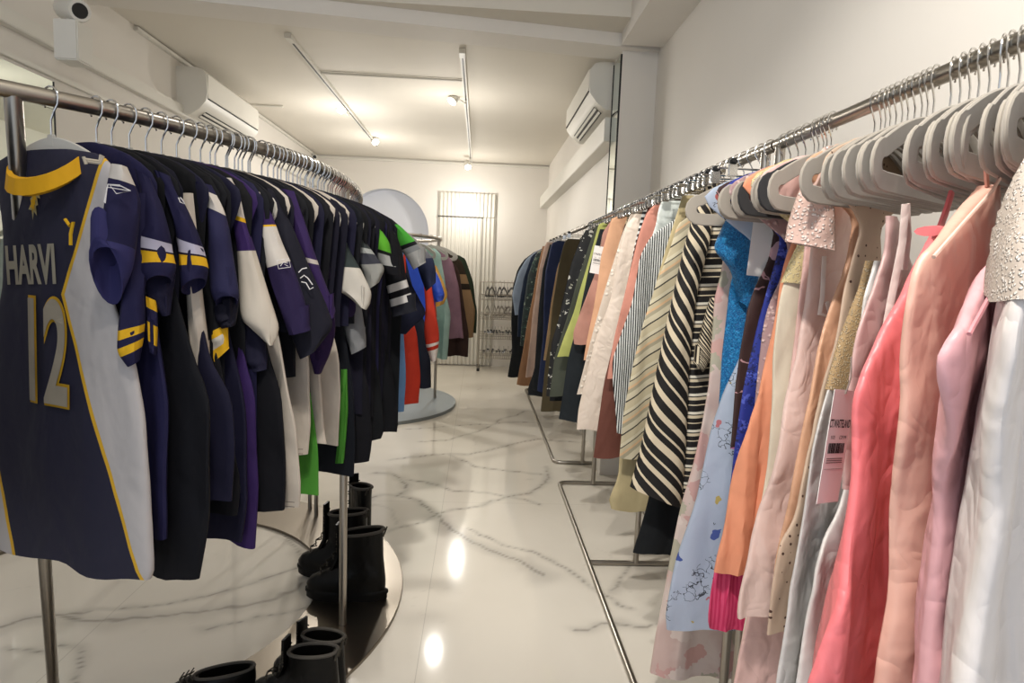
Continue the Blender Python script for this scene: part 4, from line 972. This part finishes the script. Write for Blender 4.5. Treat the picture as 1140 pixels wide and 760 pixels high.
sleeve_mark(JG2, [[(388, 258), (391, 263), (396, 258)], [(388, 259), (392, 264), (397, 257)]], MARKG, 'tick_emblem', .054, 1.6)
sleeve_mark(JB, [[(333, 303), (337, 299), (342, 298)], [(335, 309), (339, 306), (343, 309), (348, 316)], [(336, 313), (341, 314), (345, 321), (349, 319)]], MARKW, 'beast_emblem', .058, 1.2)
sleeve_mark(JR, [[(309, 290), (322, 288), (324, 297), (311, 299), (309, 290)], [(313, 296), (316, 292), (321, 293), (317, 294), (321, 296)]], MARKW, 'square_emblem', .052, .8)
# ---- first jersey: back with name and number
P, a = lat(1.255, 6); G1 = Garment(P, a, 'jersey', 'navy jersey with yellow collar, HARVI lettering and number 12 on its back, nearest the post', 'jersey', None, True)
uz = [G1.uz(*p) for p in ((124, 196), (120, 260), (124, 330), (148, 400), (160, 470), (167, 560), (172, 642))]
pf = [(-.096, .06, .06), (-.102, .11, .11), (-.128, .18, .18)]+[(z, u, u*.98) for u, z in uz if z < -.14]; 
pf.append((pf[-1][0]-.012, pf[-1][1]-.01, pf[-1][2]-.01))
t = NT('jersey_body', .8); s_ = t.n('ShaderNodeSeparateXYZ'); t.l(t.uv(), s_.inputs[0])
def uline(p, q):
    (u1, z1), (u2, z2) = G1.uz(*p), G1.uz(*q); z0 = pf[0][0]; m_ = (u2-u1)/(z2-z1)
    return t.math('MULTIPLY_ADD', t.math('SUBTRACT', s_.outputs[1], z1-z0), m_, u1)
eR = t.math('MINIMUM', t.math('SUBTRACT', s_.outputs[0], uline((78, 325), (158, 628))), t.math('SUBTRACT', s_.outputs[0], uline((78, 330), (100, 245))))
eL = t.math('SUBTRACT', uline((3, 470), (27, 610)), s_.outputs[0])
c_ = t.ramp(t.math('ADD', t.math('MULTIPLY', t.math('MAXIMUM', eR, eL), 4), .5), [(0, '15132a'), (.49, YEL), (.52, 'a9a3a0')])
t.col(c_); clothbump(t, .5)
G1.body(pf, t.m, .012, .022, .003, 24, 77, NR=44, NU=60)
# collar: a yellow band standing round the neck
m = MB(); ring = []
rows = []
for k in range(25):
    f = 2*pi*k/24; u = .085*cos(f); w_ = .045*sin(f); z = -.118-.028*(abs(cos(f))**1.6)*0-.05*max(0, sin(f))+.0
    z = -.100-.052*max(0, sin(f))
    o1 = G1.a*u+G1.n*w_+Vector((0, 0, z)); o2 = G1.a*(u*1.12)+G1.n*(w_*1.15+.004)+Vector((0, 0, z-.034)); rows.append([o1, G1.a*(u*1.05)+G1.n*(w_*1.1+.004)+Vector((0, 0, z-.004)), o2, G1.a*(u*1.02)+G1.n*(w_*.95)+Vector((0, 0, z-.034))])
m.loft(rows, None, False, False); m.build('collar', plain('c79318', .75), G1.root)
def put1(body, px, py, size, mat, bold, wd, name, rot=0, eps=.004):
    u, z = G1.uz(px, py); G1.on_front(textmesh(body, size, bold, wd), u, z, mat, name, eps, rot)
put1('HARVI', 44, 297, .10, plain('8f8878', .8), .0035, .52, 'name_lettering', radians(3))
put1('12', 62, 396, .275, plain('b98f22', .8), .011, .5, 'number_lettering', radians(-1), .003)
put1('12', 62, 396, .275, plain('948b7b', .8), .006, .5, 'number_lettering', radians(-1), .0055)
# small horned-helmet emblem
u, z = G1.uz(49, 228)
vk = [[(-.006, .03), (.004, .036), (.002, .022), (.012, .026), (.016, .010), (.008, .012), (.010, -.002), (.004, -.004), (.006, -.022), (-.002, -.014), (-.006, -.03), (-.008, -.012), (-.018, -.010), (-.010, .0), (-.012, .010), (-.002, .016)]]
G1.on_front(shape_mesh([[(x*1.0, y*1.0) for x, y in vk[0]]]), u, z, plain('a29468', .75), 'emblem', .004)
G1.on_front(shape_mesh([[(x*.6, y*.6) for x, y in vk[0]]]), u, z, plain('c79a1c', .75), 'emblem', .006)
# shoulder numeral seen at the seam, short sleeve rolled in shadow
G1.sleeve([((124, 184), (142, 188)), ((119, 209), (157, 222)), ((115, 240), (156, 248)), ((113, 265), (152, 275)), ((106, 300), (149, 312)), ((101, 325), (138, 350))], band([(0, WHT), (.12, NAVY), (.62, '1a1830'), (.635, '2c2a52')]), .034, .11, 'sleeve', .02, face=True, label='short purple sleeve with a white shoulder patch')
sleeve_mark(G1, [[(119, 229), (121, 212), (145, 216), (131, 219), (124, 210), (136, 211), (146, 216)], [(121, 212), (119, 229)], [(118, 228), (122, 209), (135, 210)]], MARKW, 'arrow_emblem', .062, .9)
sleeve_mark(G1, [[(97, 181), (112, 183), (114, 176)], [(99, 183), (113, 185), (116, 177)], [(95, 178), (98, 186)]], plain('a79d8c', .8), 'shoulder_numeral', .04, 2.6)
MB_ = MB(); q = [G1.uz(*p) for p in ((94, 246), (99, 253), (103, 249), (100, 262), (100, 274))]
MB_.tube([G1.a*u_+Vector((0, 0, z_))+G1.n*.036 for u_, z_ in q], .003, 6); MB_.build('yellow_piping', plain(YEL, .8), G1.root)
# a second body half hidden behind the post on the left
P, a = lat(1.06); g = Garment(P, a, 'jersey', 'dark jersey cut off by the left edge of the picture behind the post', 'jersey', None, False)
g.body([(-.105, .05, .05), (-.14, .15, .2), (-.4, .2, .22), (-.85, .20, .25)], P_('0f0f14'), .008, .014, .003, 24, 91, NR=24, NU=36)
# ---- hangers on the jersey rail
rnd = random.Random(9); y = 1.257; hk = 0
FILL = ['100f1c', '0b0b10', '171530', '0d0e13', '131226', '0a0a0d']; JY = sorted(j[0] for j in L)
while y < 3.3:
    P, a = lat(y, rnd.uniform(-4, 4) if hk else 6); hk += 1
    if y > 1.29:
        g = Garment(P, a, 'jersey', 'dark jersey packed between the others, only its shoulder edge and hanger showing', 'jersey', 'dark jerseys packed between the others')
        g.body([(-.072, .03, .03), (-.088, .1, .1), (-.115, .16, .16), (-.145, .195, .2), (-.4, .17, .22), ((-.70-rnd.random()*.06) if not 1.5 < y < 1.9 else -.45, .17, .24)], P_(rnd.choice(FILL)), .012, .012, .002, 30, hk, NR=16, NU=24, wr=.001)
    hanger('grey', P, a, 'grey velvet hanger on the curved rail, holding the team jerseys', 'hanger', 'grey hangers on the curved jersey rail')
    y += rnd.uniform(.022, .04)
    if hk == 1: y = 1.315
y = 1.5
while y < 3.2:
    y += rnd.uniform(.03, .05); P, a = lat(y)
    hanger('grey', P, a, 'grey velvet hanger on the curved rail, holding the team jerseys', 'hanger', 'grey hangers on the curved jersey rail')
# ================================================================ SECOND ROUND RACK AT THE BACK
c2 = Vector((-1.25, 6.3, 0)); R2 = .85
ringplate(tuple(c2), 1.05, .01, 0, .03, 'round_base_plate', 'round grey steel disc base on the floor under the back rack', 'base plate', metal('blue_steel_plate', '8f979c', .4))
e = empty('round_clothes_rack', c2); tag(e, 'round steel clothes rack at the back holding mint, mauve and tan clothes', 'clothes rack')
MB().tube([(R2*cos(2*pi*k/64), R2*sin(2*pi*k/64), 1.66) for k in range(64)], .0155, 12, closed=True).build('rail', STEEL, e)
for an in (14, 134, 254): MB().tube([(R2*cos(radians(an)), R2*sin(radians(an)), .03), (R2*cos(radians(an)), R2*sin(radians(an)), 1.66)], .0145, 12).build('post', STEEL, e)
K = [(-34, '8fb0a8', [(478, 285), (484, 300), (487, 340), (488, 400)], 'mint green dress, leftmost on the back rack', 'dress'),
     (-22, '9ab6ae', [(484, 282), (492, 288), (498, 320), (504, 350), (500, 398)], 'pale mint pleated dress on the back rack', 'dress'),
     (-10, '8a6a78', [(494, 280), (504, 290), (511, 318), (514, 350), (517, 376)], 'mauve shirt between the mint dress and the tan jacket', 'shirt'),
     (-3, '3b2a26', [(500, 280), (511, 300), (517, 340), (522, 372), (521, 396)], 'dark brown shirt behind the mauve one', 'shirt'),
     (5, '8f7354', [(503, 280), (514, 290), (523, 318), (529, 345), (527, 376)], 'tan and brown colour-blocked jacket on the back rack', 'jacket'),
     (13, '2f3a2c', [(508, 280), (518, 286), (527, 312), (533, 345), (535, 372)], 'dark green jacket furthest round on the back rack', 'jacket'),
     (-46, 'a8b0b0', [(468, 285), (474, 320), (476, 400)], 'pale grey garment behind the mint dress', 'shirt')]
for i, (an, hx, ol, label, nm) in enumerate(K):
    A_ = radians(an); P = c2+Vector((R2*cos(A_), R2*sin(A_), 1.66)); a = (cos(A_), sin(A_))
    if 'tan and brown' in label: mt = bands([(0, '33291f'), (.30, '8f7354'), (.42, '2a211a'), (.50, '8f7354')], 1, 0, scale=-1.3)
    else: mt = P_(hx)
    # keep the pixel tracing on a plane facing the camera through the hook
    g = Garment(P, a, nm, label, nm)
    nsave = g.n; 
    uz = []
    for p in ol:
        q = ony(p[0], p[1], P.y)-P; uz.append((math.hypot(q.x, 0)*(1 if q.x > 0 else -1), q.z))
    pf = [(-.105, .04, .04)]; last = -.12
    for u, z in uz:
        if z < last-.02: pf.append((z, max(.1, min(.42, u)), min(.24, max(.18, u)))); last = z
    g.body(pf, mt, .03, .05, .012, 40, 300+i, NR=22, NU=32)
    hanger('grey', P, a, 'grey hanger on the round back rack', 'hanger', 'hangers on the round back rack')
# spare hangers piled on the wire shelf
rnd = random.Random(4)
for z, kd, n in ((1.02, 'black', 9), (.76, 'velvet', 10), (.49, 'clip', 12), (.22, 'clip', 8)):
    for i in range(n):
        o = hanger(kd, (.12+.5*i/n, 8.7, z+.20), (0, 1), 'spare hanger stored on the wire rack at the back', 'hanger', 'spare hangers on the wire rack', jit=rnd.uniform(-.3, .3))
        o.location.z = z+.21 if kd != 'clip' else z+.10
# ================================================================ BOOTS
LEA = plain('0b0a08', .38, .5, .2); SOLE = plain('0e0d0c', .6, .2); LACE = plain('3a362e', .7, .1); INS = plain('4a4640', .8, .2)
def boot(c, yaw, label, tall=.2, s=1.0, open_=True, low=False, z0=.014):
    e = empty('ankle_boot' if not low else 'shoe', (c[0], c[1], z0)); e.rotation_euler = (0, 0, yaw); e.scale = (s, s, s); tag(e, label, 'boot' if not low else 'shoe')
    # local: toe +x, heel -x
    def out(sc_=1.0):
        pts = []
        for k in range(28):
            t_ = 2*pi*k/28; x = cos(t_); y = sin(t_); w_ = .046+.008*x-(.012 if -.5 < x < .2 else 0)*(1-abs(x+.15)/.5 if abs(x+.15) < .5 else 0)
            pts.append((x*.145*sc_, y*w_*sc_*(1.0)))
        return pts
    m = MB(); rings = []
    for z, sc_ in ((0, .98), (.004, 1.02), (.02, 1.02), (.024, 1.05), (.034, 1.05), (.038, 1.0)): rings.append([(x, y, z) for x, y in out(sc_)])
    m.loft(rings)
    m.build('sole', SOLE, e)
    m = MB(); rings = []
    prof = [(.036, .145, -.140, 1.0), (.055, .146, -.142, 1.0), (.075, .132, -.142, .97), (.092, .098, -.140, .9), (.108, .062, -.138, .82), (.13, .040, -.134, .78), (.155, .026, -.132, .76), (tall*.9, .022, -.130, .78), (tall, .022, -.132, .82)]
    if low: prof = prof[:4]+[(.100, .055, -.137, .80)]
    for z, xf, xb, ws in prof:
        ring = []
        for k in range(28):
            t_ = 2*pi*k/28; cx = (xf+xb)/2; hx = (xf-xb)/2; x = cos(t_); y = sin(t_)
            ring.append((cx+hx*x, (.045+.007*x*(z < .08))*ws*math.copysign(abs(y)**.8, y), z+(.012*(-x) if z > .12 else 0)))
        rings.append(ring)
    c_ = [sum(v[i] for v in rings[-1])/28 for i in range(3)]
    rings.append([tuple(c_[i]+(p[i]-c_[i])*.86 for i in range(3)) for p in rings[-1]])
    rings.append([(p[0]*.97, p[1]*.97, p[2]-.07) for p in rings[-1]])
    m.loft(rings, None, True, True); m.build('upper', LEA, e)
    # padded collar, tongue, laces, pull tab
    col_ = [Vector(p)+Vector((0, 0, .002)) for p in rings[-3]]
    MB().tube(col_, .0055, 8, closed=True).build('collar', INS, e)
    zt = tall if not low else .1
    if not low:
        m = MB(); m.loft([[(.05, y, .105), (.03, y, .15), (.03, y, zt+.03), (.038, y, zt+.03), (.04, y, .15), (.06, y, .112)] for y in (-.02, .02)]); m.build('tongue', LEA, e)
        MB().tube([(-.132, -.01, zt-.01), (-.142, -.006, zt+.02), (-.142, .006, zt+.02), (-.132, .01, zt-.01)], .003, 6).build('pull_tab', LACE, e)
    m = MB(); n = 6 if not low else 3
    for i in range(n):
        f = i/(n-1); x = .085-.045*f if not low else .09-.03*f; z = .100+(zt-.115)*f if not low else .095+.01*f
        xx = .090-.055*min(1, f*2) if not low else x; 
        m.tube([(xx-.004, -.026, z), (xx+.008, 0, z+.006), (xx-.004, .026, z+.012)], .0024, 6); m.tube([(xx-.004, .026, z), (xx+.008, 0, z+.007), (xx-.004, -.026, z+.012)], .0024, 6)
    m.build('laces', LACE, e)
    return e
def bp(px, py): p = onz(px, py, .014); return (p.x, p.y)
boot(bp(386, 664), radians(176), 'black lace-up boot with a small oval mark, heel beside the centre pole', .25, 1.12)
boot(bp(372, 640), radians(168), 'black lace-up boot standing behind the one at the centre pole', .26, 1.12)
boot(bp(396, 618), radians(120), 'tall black boot at the back of the group on the base plate', .32, 1.1)
boot(bp(330, 790), radians(165), 'black boot with an open padded collar at the bottom of the picture', .2)
boot(bp(345, 768), radians(150), 'black boot standing just behind the bottom one, its pull tab up', .2)
boot(bp(236, 775), radians(200), 'low black shoe cut off by the bottom edge', .1, .9, True, True, 0.0)
